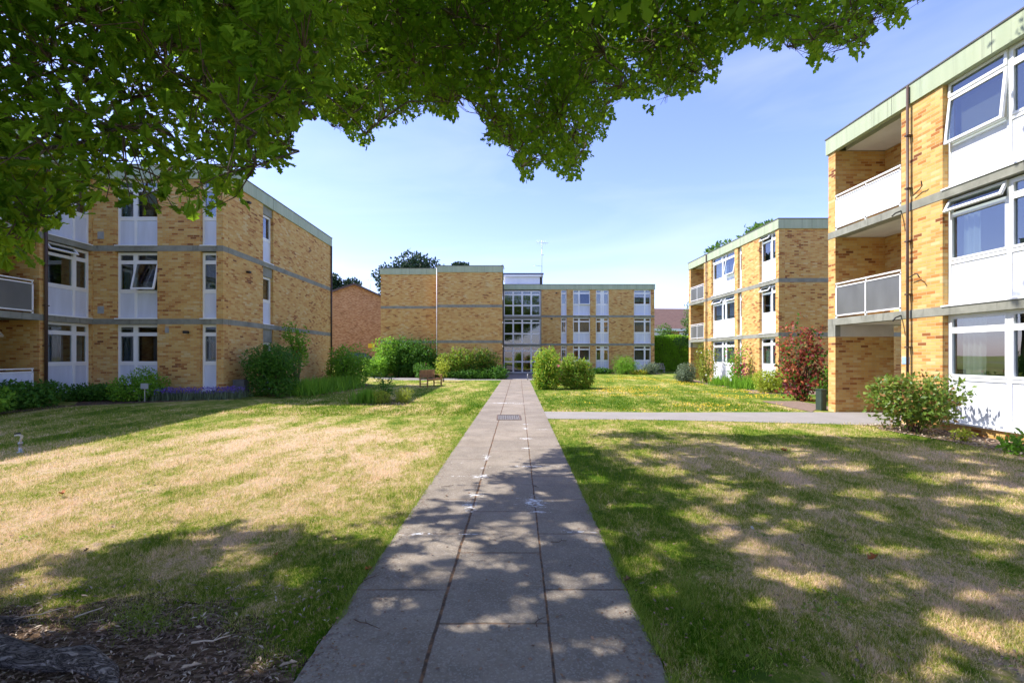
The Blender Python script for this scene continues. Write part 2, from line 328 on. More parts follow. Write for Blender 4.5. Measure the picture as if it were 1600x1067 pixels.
def mat_path():
    g = G('worn_paving_slabs'); c = g.coord(); sp = g.n('SeparateXYZ', {0: c}); X, Y = sp.outputs[0], sp.outputs[1]
    wob = g.math('MULTIPLY', g.math('SUBTRACT', g.noise(c, 3, 3), .5), .02)
    u = g.math('ADD', g.math('SUBTRACT', X, g.math('MULTIPLY', Y, PS)), wob)
    def line(v, at, wd): return g.math('SUBTRACT', 1.0, g.step(g.math('ABSOLUTE', g.math('SUBTRACT', v, at)), wd*.4, wd))
    jl = line(u, -.515, .016); jr = line(u, .19, .011)
    mid = g.math('MULTIPLY', g.math('GREATER_THAN', u, -.515), g.math('LESS_THAN', u, .19))
    off = g.math('ADD', g.math('MULTIPLY', mid, .62), .2)
    vv = g.math('DIVIDE', g.math('ADD', g.math('SUBTRACT', Y, g.math('MULTIPLY', off, 1.0)), wob), 1.04)
    fr = g.math('ABSOLUTE', g.math('SUBTRACT', g.math('FRACT', vv), .5))
    jc = g.math('MULTIPLY', g.step(fr, .4885, .4945), g.math('SUBTRACT', 1.0, g.math('MULTIPLY', g.step(g.noise(c, 1.1, 1), .5, .6), .7)))
    j = g.math('MAXIMUM', g.math('MAXIMUM', jl, jr), g.math('MULTIPLY', jc, .72))
    cell = g.n('CombineXYZ', {0: g.math('ADD', g.math('GREATER_THAN', u, -.515), g.math('GREATER_THAN', u, .19)), 1: g.math('FLOOR', vv), 2: mid}).outputs[0]
    wn = g.n('TexWhiteNoise', {'Vector': cell}, noise_dimensions='3D').outputs['Value']
    n1 = g.noise(c, 1.3, 7, .65); agg = g.n('TexVoronoi', {'Vector': c, 'Scale': 95}); ar = g.n('SeparateColor', {0: agg.outputs['Color']}).outputs[0]
    col = g.mix(g.step(n1, .3, .7), (.20, .162, .122), (.30, .25, .195))
    col = g.mix(g.math('MULTIPLY', wn, .62), col, g.mix(.5, col, (.13, .115, .10)))
    blot = g.noise(c, 5.5, 6, .7); col = g.mix(g.math('MULTIPLY', g.step(blot, .52, .72), .45), col, (.13, .11, .09))
    col = g.mix(g.math('MULTIPLY', g.step(ar, .6, .97), .3), col, (.42, .39, .35)); col = g.mix(g.math('MULTIPLY', g.step(ar, .3, .0), .15), col, (.09, .08, .07))
    dirt = g.noise(c, 14, 4, .7)
    col = g.mix(g.math('MULTIPLY', j, .92), col, g.mix(g.step(dirt, .4, .65), (.05, .03, .018), (.20, .10, .045)))
    at = g.n('Attribute', attribute_name='paint').outputs['Fac']
    streak = g.noise(g.scl(c, (1, 1.6, 1)), 13, 8, .8)
    pm = g.step(g.math('ADD', g.math('MULTIPLY', at, .75), g.math('MULTIPLY', g.math('SUBTRACT', streak, .5), 4.2)), .42, .95)
    pm = g.math('MULTIPLY', pm, g.step(at, .03, .2))
    col = g.mix(g.math('MULTIPLY', pm, .9), col, (.80, .82, .85))
    g.bump(g.math('SUBTRACT', g.math('MULTIPLY', ar, .4), g.math('MULTIPLY', j, 2.0)), .5, .006)
    return g.fin(col, .85, .25)
M['path'] = mat_path()
def mat_asphalt():
    g = G('tarmac_path'); c = g.coord(); n = g.noise(c, 1.5, 6); a = g.noise(c, 120, 2)
    col = g.mix(n, (.20, .185, .17), (.30, .275, .25)); col = g.mix(g.math('MULTIPLY', g.step(a, .5, .7), .4), col, (.4, .38, .36)); g.bump(a, .5, .004); return g.fin(col, .9, .2)
M['tarmac'] = mat_asphalt()
def mat_mulch():
    g = G('bark_mulch'); c = g.coord(); v = g.n('TexVoronoi', {'Vector': g.scl(c, (1, 2.3, 1), (0, 0, .6)), 'Scale': 26}); r = g.n('SeparateColor', {0: v.outputs['Color']}).outputs[0]
    n = g.noise(c, 2.4, 5); col = g.ramp(r, [(.0, (.045, .030, .020)), (.5, (.13, .082, .05)), (.85, (.24, .16, .105)), (1, (.40, .31, .23))])
    col = g.mix(g.math('MULTIPLY', n, .5), col, (.10, .062, .036)); g.bump(g.math('ADD', r, g.noise(c, 60, 3)), 1, .03); return g.fin(col, .95, .1)
M['mulch'] = mat_mulch()
def mat_soil():
    g = G('dry_soil'); c = g.coord(); n = g.noise(c, 5, 7, .7); col = g.mix(n, (.12, .08, .055), (.34, .25, .19)); g.bump(g.noise(c, 40, 5, .7), .9, .03); return g.fin(col, .95, .1)
M['soil'] = mat_soil()
M['chip'] = mat_petal('wood_chips', (.55, .43, .31)); M['drychip'] = mat_petal('dark_chips', (.24, .15, .095))
M['deadleaf'] = mat_petal('orange_dead_leaf', (.50, .15, .03)); M['deadleaf2'] = mat_petal('brown_dead_leaf', (.25, .14, .07))
# ---------------------------------------------------------------- ground, path, beds
def grid_mesh(name, xs, ys, mat, zf=None, lift=0, attrs=None):
    XX, YY = np.meshgrid(np.array(xs), np.array(ys)); nx = len(xs); ny = len(ys)
    Z = (zf(XX, YY) if zf else gz(XX, YY))+lift
    V = np.stack([XX, YY, Z], -1).reshape(-1, 3); i = np.arange(nx-1); j = np.arange(ny-1); I, J = np.meshgrid(i, j)
    a = (J*nx+I).ravel(); Fc = np.stack([a, a+1, a+nx+1, a+nx], 1)
    return np_mesh(name, V, Fc, mat, smooth=True, attrs=attrs(V) if attrs else None)
xs = list(np.linspace(-900, -45, 12))+list(np.arange(-40, 41, .5))+list(np.linspace(45, 900, 12))
ys = list(np.linspace(-300, -12, 6))+list(np.arange(-10, 60, .5))+list(np.linspace(62, 1500, 14))
tag(grid_mesh('lawn', xs, ys, M['lawn']), kind='structure')
def pL(y): return -1.10+.0335*(y-2.4)
def pR(y): return .87+.0315*(y-2.4)
MARKS = [(822, 663.5, .10, .05), (821, 670, .05, .12), (822, 686, .12, .10), (822, 701, .10, .05), (848, 671.5, .16, .03), (760, 716, .04, .22), (755, 732, .06, .05), (752, 745, .10, .08),
         (728, 745, .28, .018), (829, 729.5, .26, .035), (742, 775, .09, .06), (735, 792, .07, .14), (835, 786, .13, .16), (838, 801, .14, .03), (652, 835.5, .17, .022), (731, 836, .12, .018), (901, 832.5, .11, .035),
         (712, 724, .20, .012), (785, 630, .5, .10), (812, 631, .3, .06)]
def path_attrs(V):
    a = np.zeros(len(V))
    for px, py, sx, sy in MARKS:
        x, y = px2w(px, py); a = np.maximum(a, np.exp(-(((V[:, 0]-x)/(sx*1.25))**2+((V[:, 1]-y)/(sy*1.25))**2)**.8))
    return {'paint': a}
def strip(name, left, right, y0, y1, dy, nx, mat, lift, jag, attrs=None):
    ys = np.arange(y0, y1+dy/2, dy); ny = len(ys); t = np.linspace(0, 1, nx+1)
    jl = np.convolve(RNG.normal(0, 1, ny+8), np.ones(5)/5, 'same')[4:-4]*jag; jr = np.convolve(RNG.normal(0, 1, ny+8), np.ones(5)/5, 'same')[4:-4]*jag
    Lx = left(ys)+jl; Rx = right(ys)+jr; X = Lx[:, None]*(1-t)+Rx[:, None]*t; Y = np.repeat(ys[:, None], nx+1, 1)
    V = np.stack([X, Y, gz(X, Y)+lift], -1).reshape(-1, 3); I, J = np.meshgrid(np.arange(nx), np.arange(ny-1)); a = (J*(nx+1)+I).ravel()
    Fc = np.stack([a, a+1, a+nx+2, a+nx+1], 1); return np_mesh(name, V, Fc, mat, attrs=attrs(V) if attrs else None)
tag(strip('path', pL, pR, -4, 32.2, .025, 64, M['path'], .012, .009, path_attrs), kind='structure')
def poly_sheet(name, pts, mat, lift, sub=.35, jag=.03, kind='structure'):
    """flat sheet with a slightly ragged outline"""
    out = []
    for i in range(len(pts)):
        a = Vector(pts[i]); b = Vector(pts[(i+1) % len(pts)]); n = max(1, int((b-a).length/sub))
        for k in range(n): p = a.lerp(b, k/n); out.append((p.x+random.gauss(0, jag), p.y+random.gauss(0, jag)))
    mb = MB(); mb.v = [(x, y, float(gz(x, y))+lift) for x, y in out]; mb.face(range(len(out))); o = mb.build(name, mat); return tag(o, kind=kind)
poly_sheet('side_path', [(pR(12.35)-.02, 12.3), (4.5, 12.05), (9.2, 11.15), (10.0, 11.3), (20, 11.3), (20, 13.7), (10, 13.72), (4.5, 13.65), (pR(13.8)-.02, 13.85)], M['tarmac'], .008, jag=.012)
poly_sheet('cross_path', [(-40, 31.6), (-9, 31.4), (3.2, 31.3), (3.6, 33), (3.3, 42.4), (.1, 42.4), (.0, 33.1), (-9, 33), (-40, 33)], M['tarmac'], .0035)
poly_sheet('car_park', [(-60, 44), (-9.9, 44), (-9.9, 75), (-60, 75)], M['tarmac'], .02, sub=3)
poly_sheet('mulch_bed', [(-7, 1.2), (-1.12, 1.2), (-1.12, 2.58), (-1.38, 2.75), (-1.5, 2.92), (-1.75, 3.0), (-1.9, 3.22), (-2.2, 3.12), (-2.45, 3.3), (-2.75, 3.22), (-2.95, 3.08), (-3.4, 3.12), (-4.2, 3.0), (-6, 3)], M['mulch'], .006, sub=.05, jag=.028)
poly_sheet('planting_bed', [(-20, 13.2), (-12.8, 13.8), (-11.4, 15.2), (-9.6, 15.7), (-8.5, 17), (-8.0, 21), (-7.7, 26.5), (-10.2, 27), (-10.2, 16.6), (-14.9, 16.5), (-15, 4), (-20, 4)], M['mulch'], .006)
poly_sheet('planting_bed', [(-9.4, 33.2), (-.1, 33.1), (-.1, 34.2), (-9.4, 35)], M['mulch'], .009)
poly_sheet('planting_bed', [(3.7, 41.4), (14.4, 41.4), (14.4, 43), (3.7, 43)], M['soil'], .006)
poly_sheet('planting_bed', [(13.3, 33.2), (12.5, 33), (12.1, 27), (11.9, 22), (11, 20.5), (15, 19.6), (20, 20), (20, 22.1), (13.4, 22.2)], M['soil'], .006)
poly_sheet('planting_bed', [(10.1, 14.3), (9.75, 14.2), (9.3, 13.75), (9.4, 15), (9.6, 17), (11, 17), (10.8, 14.3)], M['soil'], .012)
poly_sheet('planting_bed', [(9.25, 11.1), (8.7, 10.6), (8.85, 9.4), (9.0, 7.5), (8.9, 3), (10.1, 3), (10.1, 11.1)], M['soil'], .012, sub=.2)
poly_sheet('planting_bed', [(-5.4, 15.9), (-4.4, 15.5), (-3.4, 15.9), (-3.3, 16.9), (-4.0, 17.6), (-5.2, 17.2)], M['mulch'], .006)
# ---------------------------------------------------------------- buildings
ROWS = (0, 1.0, 2.07, 2.42)
def casement(win, fr, u0, u1, z0, z1, d, tilt, gl='glass'):
    """opened top-hung light"""
    ca, sa = math.cos(tilt), math.sin(tilt)
    def tf(u, dd, z):
        q = z-z1; e = dd-d; return (u, d+e*ca-q*sa, z1+q*ca+e*sa)
    mb = MB(); t = .055
    mb.box(fr, u0, u1, d, d+.05, z0, z0+t, 0, tf).box(fr, u0, u1, d, d+.05, z1-t, z1, 0, tf).box(fr, u0, u0+t, d, d+.05, z0+t, z1-t, 0, tf).box(fr, u1-t, u1, d, d+.05, z0+t, z1-t, 0, tf)
    mb.box(fr, u0+t, u1-t, d+.02, d+.026, z0+t, z1-t, 1, tf)
    return mb.build('casement', [M['upvc'], M[gl]], win)
def curtain(win, fr, u0, u1, z0, z1, d, kind='curtain'):
    mb = MB(); n = max(8, int((u1-u0)/.02)); b = 0; ph = random.random()*6
    for i in range(n+1):
        u = u0+(u1-u0)*i/n; dd = d+.03*math.sin(u*52+ph)+.012*math.sin(u*131+ph)
        if kind == 'blind': dd = d
        for k in range(4):
            z = z0+(z1-z0)*k/3; mb.v.append(fr(u+(.02*math.sin(u*30+ph)*(1-k/3) if kind != 'blind' else 0), dd*(1), z))
    for i in range(n):
        for k in range(3): mb.face((i*4+k, (i+1)*4+k, (i+1)*4+k+1, i*4+k+1), None, 0, True)
    return mb.build('blind' if kind == 'blind' else 'curtain', M[kind], win)
def window(bld, fr, u0, u1, zb, cols=None, rows=ROWS, panel='panel', glass='glass', rec=.13, open_=(), curt=None, all_glass=False, door=False):
    """frame = the window object; panes, boards, curtains and opened lights are its sub-parts"""
    cols = [u0]+list(cols or [])+[u1]; zs = [zb+r for r in rows]; zt = zs[-1]
    t = .06; d0, d1 = -rec-.07, -rec
    f = MB(); gl = MB(); pn = MB()
    f.box(fr, u0, u0+t, d0, d1, zs[0], zt); f.box(fr, u1-t, u1, d0, d1, zs[0], zt)
    f.box(fr, u0+t, u1-t, d0, d1, zs[0], zs[0]+t); f.box(fr, u0+t, u1-t, d0, d1, zt-t, zt)
    for c in cols[1:-1]: f.box(fr, c-.045, c+.045, d0, d1+.002, zs[0]+t, zt-t)
    ed = [u0+t]+[c for c in cols[1:-1]]+[u1-t]
    for r in range(1, len(zs)-1):
        for i in range(len(cols)-1):
            a = u0+t if i == 0 else cols[i]+.045; b = u1-t if i == len(cols)-2 else cols[i+1]-.045; h = .05 if r == 1 and not all_glass else .035
            f.box(fr, a, b, d0, d1-.001, zs[r]-h, zs[r]+h)
            if r == 1 and not all_glass: f.box(fr, a, b, d1-.001, d1+.012, zs[r]+h-.02, zs[r]+h)
    if not all_glass: f.box(fr, u0-.01, u1+.01, d1, .035, zs[0]-.012, zs[0]+.022)         # sill
    for i in range(len(cols)-1):
        a = u0+t if i == 0 else cols[i]+.045; b = u1-t if i == len(cols)-2 else cols[i+1]-.045
        for r in range(len(zs)-1):
            lo = zs[r]+(t if r == 0 else (.05 if r == 1 and not all_glass else .035)); hi = zs[r+1]-(t if r == len(zs)-2 else (.05 if r == 0 and not all_glass else .035))
            if r == 0 and not all_glass: pn.box(fr, a, b, d0+.02, d1-.02, lo, hi)
            elif (i, r) in dict(open_): pass
            else:
                # inner sash
                s = .032
                f.box(fr, a, b, d0+.01, d1+.008, lo, lo+s).box(fr, a, b, d0+.01, d1+.008, hi-s, hi).box(fr, a, a+s, d0+.01, d1+.008, lo+s, hi-s).box(fr, b-s, b, d0+.01, d1+.008, lo+s, hi-s)
                gl.box(fr, a+s, b-s, d0+.03, d0+.036, lo+s, hi-s)
    win = f.build('glazed_door' if door else 'window', M['upvc'], bld)
    if gl.f: gl.build('pane', M[glass], win)
    if pn.f: pn.build('spandrel_panel', M[panel], win)
    for (i, r), tilt in dict(open_).items():
        casement(win, fr, (cols[i]+.02 if i else u0+.03), (cols[i+1]-.02 if i < len(cols)-2 else u1-.03), zs[r]+.02, zs[r+1]-.02, d1-.02, R(tilt), glass)
    if curt:
        for a, b, z0, z1, kind in curt: curtain(win, fr, a, b, zs[0]+z0, zs[0]+z1, d0-.12, kind)
    return win
def seams(mb, fr, us, z0, z1):
    for u in us: mb.box(fr, u-.004, u+.004, .0, .004, z0, z1, 0)
def facade(bld, fr, u0, u1, zg, slots, th=.3, gap=(), band=(2.63, 2.83, 5.28, 5.48), top=7.89, brick='brick', name='brick_wall', low=-.3):
    """piers of brick between full-height slots, storey by storey, plus concrete bands"""
    st = ((zg+low, zg+band[0]), (zg+band[1], zg+band[2]), (zg+band[3], zg+top)); mb = MB()
    for k, (a, b) in enumerate(st):
        u = u0
        for s in sorted(slots)+[(u1, u1)]:
            if s[0] > u+.001: mb.box(fr, u, s[0], -th, 0, a, b)
            u = s[1]
    o = mb.build(name, M[brick], bld)
    cb = MB(); cb.box(fr, u0, u1, -th, .012, zg+band[0], zg+band[1]).box(fr, u0, u1, -th, .012, zg+band[2], zg+band[3]); cb.build('concrete_band', M['concrete'], bld)
    return o
def fascia(bld, x0, x1, y0, y1, z0, z1, name='roof_fascia', felt=True):
    mb = MB(); e = .05; t = .1
    mb.box(W0, x0-e, x1+e, y0-e, y0+t, z0, z1).box(W0, x0-e, x1+e, y1-t, y1+e, z0, z1).box(W0, x0-e, x0+t, y0+t, y1-t, z0, z1).box(W0, x1-t, x1+e, y0+t, y1-t, z0, z1)
    o = mb.build(name, M['fascia'], bld)
    sm = MB()
    for u in np.arange(x0+1.1, x1, 2.4): sm.box(W0, u, u+.008, y0-e-.004, y0-e-.0005, z0, z1)
    for u in np.arange(y0+1.1, y1, 2.4):
        sm.box(W0, x0-e-.004, x0-e-.0005, u, u+.008, z0, z1); sm.box(W0, x1+e+.0005, x1+e+.004, u, u+.008, z0, z1)
    sm.build('fascia_joint', M['capping'], bld)
    cp = MB(); cp.box(W0, x0-e-.02, x1+e+.02, y0-e-.02, y1+e+.02, z1, z1+.035); cp.build('roof', M['roof_felt'], bld)
    return o
def slabs(bld, x0, x1, y0, y1, zg, core=None, ceil_mat='soffit'):
    mb = MB()
    for a, b in ((2.635, 2.825), (5.285, 5.475), (7.9, 8.05)): mb.box(W0, x0, x1, y0, y1, zg+a, zg+b)
    mb.build('floor_slab', M[ceil_mat], bld)
    if core:
        c = MB().box(W0, core[0], core[1], core[2], core[3], zg-.2, zg+2.63).box(W0, core[0], core[1], core[2], core[3], zg+2.83, zg+5.28).box(W0, core[0], core[1], core[2], core[3], zg+5.48, zg+7.89)
        c.build('inner_wall', M['room'], bld)
def pipe(bld, fr, u, z0, z1, r=.04, d=.06, name='downpipe', hop=True):
    mb = MB(); mb.tube([fr(u, d, z0), fr(u, d, z1)], r, 10)
    for z in np.arange(z0+.6, z1, 1.3): mb.box(fr, u-r-.015, u+r+.015, -.0, d+r+.012, z, z+.035)
    return mb.build(name, M['pipe'], bld)
def balcony(bld, fr, u0, u1, zf, mat='frost', posts=None, d=-.02):
    mb = MB(); t = .022; zt = zf+1.02
    posts = posts or [u0+.02, (u0+u1)/2, u1-.02]
    for p in posts: mb.box(fr, p-t, p+t, d-t, d+t, zf-.02, zt-.07)
    mb.box(fr, u0, u1, d-.03, d+.03, zt, zt+.035); mb.box(fr, u0, u1, d-t, d+t, zt-.10, zt-.065); mb.box(fr, u0, u1, d-t, d+t, zf+.06, zf+.10)
    for p in posts: mb.box(fr, p-.012, p+.012, d-.012, d+.012, zt-.065, zt)
    r = mb.build('balcony_railing', M['rail_white'], bld)
    g = MB()
    for a, b in zip(posts[:-1], posts[1:]): g.box(fr, a+t, b-t, d-.006, d+.006, zf+.10, zt-.10)
    g.build('railing_panel', M[mat], r); return r
def lamp(bld, fr, u, z, s=.1, m='black', name='wall_lamp'):
    x, y, zz = fr(u, .0, z); mb = MB(); mb.box(fr, u-s*.3, u+s*.3, 0, .05, z-s*.3, z+s*.3); mb.box(fr, u-s*.75, u+s*.75, .05, .05+s*1.1, z-s*.5, z+s*.35); return mb.build(name, M[m], bld, bevel=.012)
def vent(bld, fr, u, z, s=.11):
    mb = MB().box(fr, u-s, u+s, 0, .02, z-s*1.2, z+s*1.2)
    for k in range(5): zz = z-s+.05*k; mb.box(fr, u-s*.85, u+s*.85, .02, .03, zz, zz+.025)
    return mb.build('air_vent', M['vent'], bld)
BG = 'three-storey brick apartment blocks round the lawn'
# --- the long-block design shared by the two right-hand blocks: facade facing -x, u = y
def long_block(name, label, X, Y0, Yend, win3, win2, slot, bal, zg, detail):
    b = empty(name, label, 'building', (0, 0, 0), 0, BG); fr = Fr(X, 0, (0, 1), (-1, 0)); depth = 8.5
    bal0, bal1 = bal; slots = [win2, slot, win3, (bal0, Yend-.3)]
    # floors, inner walls (balcony recess is 1.5 m deep)
    slabs(b, X+.31, X+depth-.3, Y0+.31, Yend-.31, zg)
    c = MB()
    for k, (a, t) in enumerate(((-.2, 2.63), (2.83, 5.28), (5.48, 7.89))):
        c.box(W0, X+4.2, X+4.4, Y0+.3, bal0-.3 if k == 0 else Yend-.3, zg+a, zg+t); c.box(W0, X+.35, X+depth-.3, bal0-.45, bal0-.302, zg+a, zg+t)
        c.box(W0, X+.35, X+4.2, slot[0]-.42, slot[0]-.27, zg+a, zg+t)
    c.build('inner_wall', M['room'], b)
    facade(b, fr, Y0, bal0-.0, zg, [win2, slot, win3])
    # end pier strip beyond the balcony + balcony slab edges
    ow = MB()
    for k, (a, t) in enumerate(((-.2, 2.28), (2.83, 5.28), (5.48, 7.89))):
        ow.box(W0, X, X+(1.77 if k == 0 else depth), Yend-.3, Yend, zg+a, zg+t)
    ow.build('end_wall', M['brick'], b)
    MB().box(W0, X+.002, X+1.77, Yend-.3, Yend, zg+2.28, zg+2.63).build('lintel', M['soffit'], b)
    eb = MB(); eb.box(fr, bal0, Yend, -.3, .012, zg+2.63, zg+2.83).box(fr, bal0, Yend, -.3, .012, zg+5.28, zg+5.48)
    eb.box(W0, X+.3, X+depth, Yend-.3, Yend+.012, zg+2.63, zg+2.83).box(W0, X+.3, X+depth, Yend-.3, Yend+.012, zg+5.28, zg+5.48)
    eb.box(fr, Yend-.303, Yend+.003, -.15, .008, zg+2.282, zg+2.628)
    eb.build('balcony_slab', M['concrete'], b)
    rb = MB()
    for k, (a, t) in enumerate(((-.2, 2.63), (2.83, 5.28), (5.48, 7.89))):
        rb.box(W0, X+.3, X+1.5, bal0-.3, bal0, zg+a, zg+t)
        if k: rb.box(W0, X+1.5, X+1.8, bal0-.3, bal0+.25, zg+a, zg+t)
    rb.build('recess_wall', M['brick'], b)
    MB().box(W0, X+4.0, X+4.19, bal0-.3, Yend-.1, zg-.2, zg+2.63).build('passage_wall', M['white_paint'], b)
    fb = Fr(X+1.5, 0, (0, 1), (-1, 0))
    for k, zf in enumerate((2.83, 5.48)):
        window(b, fb, bal0+.25, bal0+.25+.0+(Yend-.3-bal0-.25)*.52, zg+zf, [bal0+.25+.75] if True else None, (0, .25, 1.98, 2.4), 'panel_white', rec=.05, curt=[(bal0+.3, bal0+.7, .3, 1.95, 'net')], door=True)
        rb2 = MB().box(W0, X+1.5, X+1.8, bal0+.25+(Yend-.3-bal0-.25)*.52, Yend-.3, zg+zf, zg+(5.28 if k == 0 else 7.89)); rb2.build('recess_wall', M['brick'], b)
        balcony(b, fr, bal0+.01, Yend-.31, zg+zf, 'frost' if not (detail and k == 1) else 'panel_white')
    # near end wall (facing -y) and back wall
    fe = Fr(0, Y0, (1, 0), (0, -1)); facade(b, fe, X+.3, X+depth, zg, [], name='end_wall'); 
    bk = MB().box(W0, X+depth-.3, X+depth-.002, Y0+.3, Yend-.3, zg+2.83, zg+5.28).box(W0, X+depth-.3, X+depth-.002, Y0+.3, Yend-.3, zg+5.48, zg+7.89).box(W0, X+depth-.3, X+depth-.002, Y0+.3, bal0, zg-.2, zg+2.63); bk.build('back_wall', M['brick'], b)
    fascia(b, X, X+depth, Y0, Yend, zg+7.89, zg+8.36)
    return b, fr
# right-hand near block
bR, fR = long_block('apartment_block', 'near buff brick apartment block with big sunlit white windows above a rhododendron, far right', 10.03, 3.4, 14.06, (7.46, 10.4), (3.67, 5.08), (6.66, 7.1), (11.48, 13.76), 0.0, True)
def win3(b, fr, a, c, zb, st, near):
    w1, w2 = a+1.26, c-1.26; kw = {}
    if near:
        op = {0: {}, 1: {(2, 2): 26}, 2: {(2, 1): 6, (2, 2): 2}}[st]
        cu = {0: [(c-.62, c-.12, 1.0, 2.38, 'curtain'), (a+.1, a+.5, 1.0, 2.38, 'curtain')], 1: [(c-.55, c-.2, 1.0, 2.02, 'curtain'), (w1+.05, w1+.15, 1.0, 2.02, 'curtain'), (a+.2, a+.6, 1.0, 2.02, 'curtain')], 2: [(w2+.02, c-.1, .98, 2.0, 'blind'), (w1-.3, w1+.4, 1.0, 2.02, 'blind')]}[st]
    else:
        op = {0: {}, 1: {(2, 2): 28, (0, 2): 28}, 2: {(0, 1): 10, (2, 2): 3}}[st]
        cu = [(w2+.1, c-.1, .98, 2.0, 'net' if st else 'curtain'), (a+.1, w1-.1, .98, 2.0, 'net' if st else 'curtain'), (w1+.1, w1+.3, .98, 2.0, 'curtain')]
    return window(b, fr, a, c, zb, [w1, w2], ROWS if st else (0, 1.0, 2.07, 2.42), 'panel_white', open_=op, curt=cu)
for k, zb in enumerate((.2, 2.83, 5.48)):
    win3(bR, fR, 7.46, 10.4, zb if k else .21, k, True)
    window(bR, fR, 6.66, 7.1, zb if k else .21, None, ROWS, 'panel_white')
    window(bR, fR, 3.67, 5.08, zb if k else .21, [4.55], ROWS, 'panel_white')
plinth = MB().box(fR, 7.46, 10.4, -.2, -.02, -.2, .19).box(fR, 6.66, 7.1, -.2, -.02, -.2, .19).box(fR, 3.67, 5.08, -.2, -.02, -.2, .19); plinth.build('plinth', M['brick'], bR)
pipe(bR, fR, 11.2, .0, 8.33, .03, .09)
wl = MB().tube([fR(11.15, .1, 3.62), fR(10.95, .12, 3.68), fR(10.86, .16, 3.66), fR(10.8, .16, 3.56)], .012, 6); wl.build('wall_hook', M['black'], bR)
MB().tube([fR(11.1, .05, 5.6), fR(10.9, .06, 5.7), fR(10.8, .1, 5.74), fR(10.76, .16, 5.84)], .012, 6).build('wall_hook', M['black'], bR)
MB().tube([fR(11.47, .02, 5.35), fR(11.42, .2, 5.28), fR(11.4, .3, 5.2)], .018, 8).build('overflow_spout', M['black'], bR)
MB().tube([fR(11.47, .02, 2.72), fR(11.42, .2, 2.66), fR(11.4, .28, 2.58)], .018, 8).build('overflow_spout', M['black'], bR)
M['blueplate'] = mat_plain('blue_grey_plate', (.33, .48, .72), .4)
MB().box(fR, 11.24, 11.45, 0, .012, 1.5, 1.68).build('name_plate', M['blueplate'], bR)
# right-hand middle block
bM, fM = long_block('apartment_block', 'middle-distance buff brick apartment block behind the red smoke bush and the pink roses', 13.42, 22.2, 32.97, (26.46, 29.4), (22.47, 23.88), (25.66, 26.1), (30.5, 32.67), 0.0, False)
for k, zb in enumerate((.21, 2.83, 5.48)):
    win3(bM, fM, 26.46, 29.4, zb, k, False)
    window(bM, fM, 25.66, 26.1, zb, None, ROWS, 'panel_white')
    window(bM, fM, 22.47, 23.88, zb, [23.0], ROWS, 'panel_white', open_={1: {(1, 2): 35}, 2: {(1, 2): 35}, 0: {}}[k], curt=[(23.1, 23.5 if k else 23.8, .98, 2.0, 'net' if k else 'curtain'), (22.55, 22.8, .98, 2.0, 'net')])
pl = MB()
for a, c in ((26.46, 29.4), (25.66, 26.1), (22.47, 23.88)): pl.box(fM, a, c, -.2, -.02, -.2, .14)
pl.build('plinth', M['brick'], bM); pipe(bM, fM, 29.95, .0, 8.33, .036, .10)
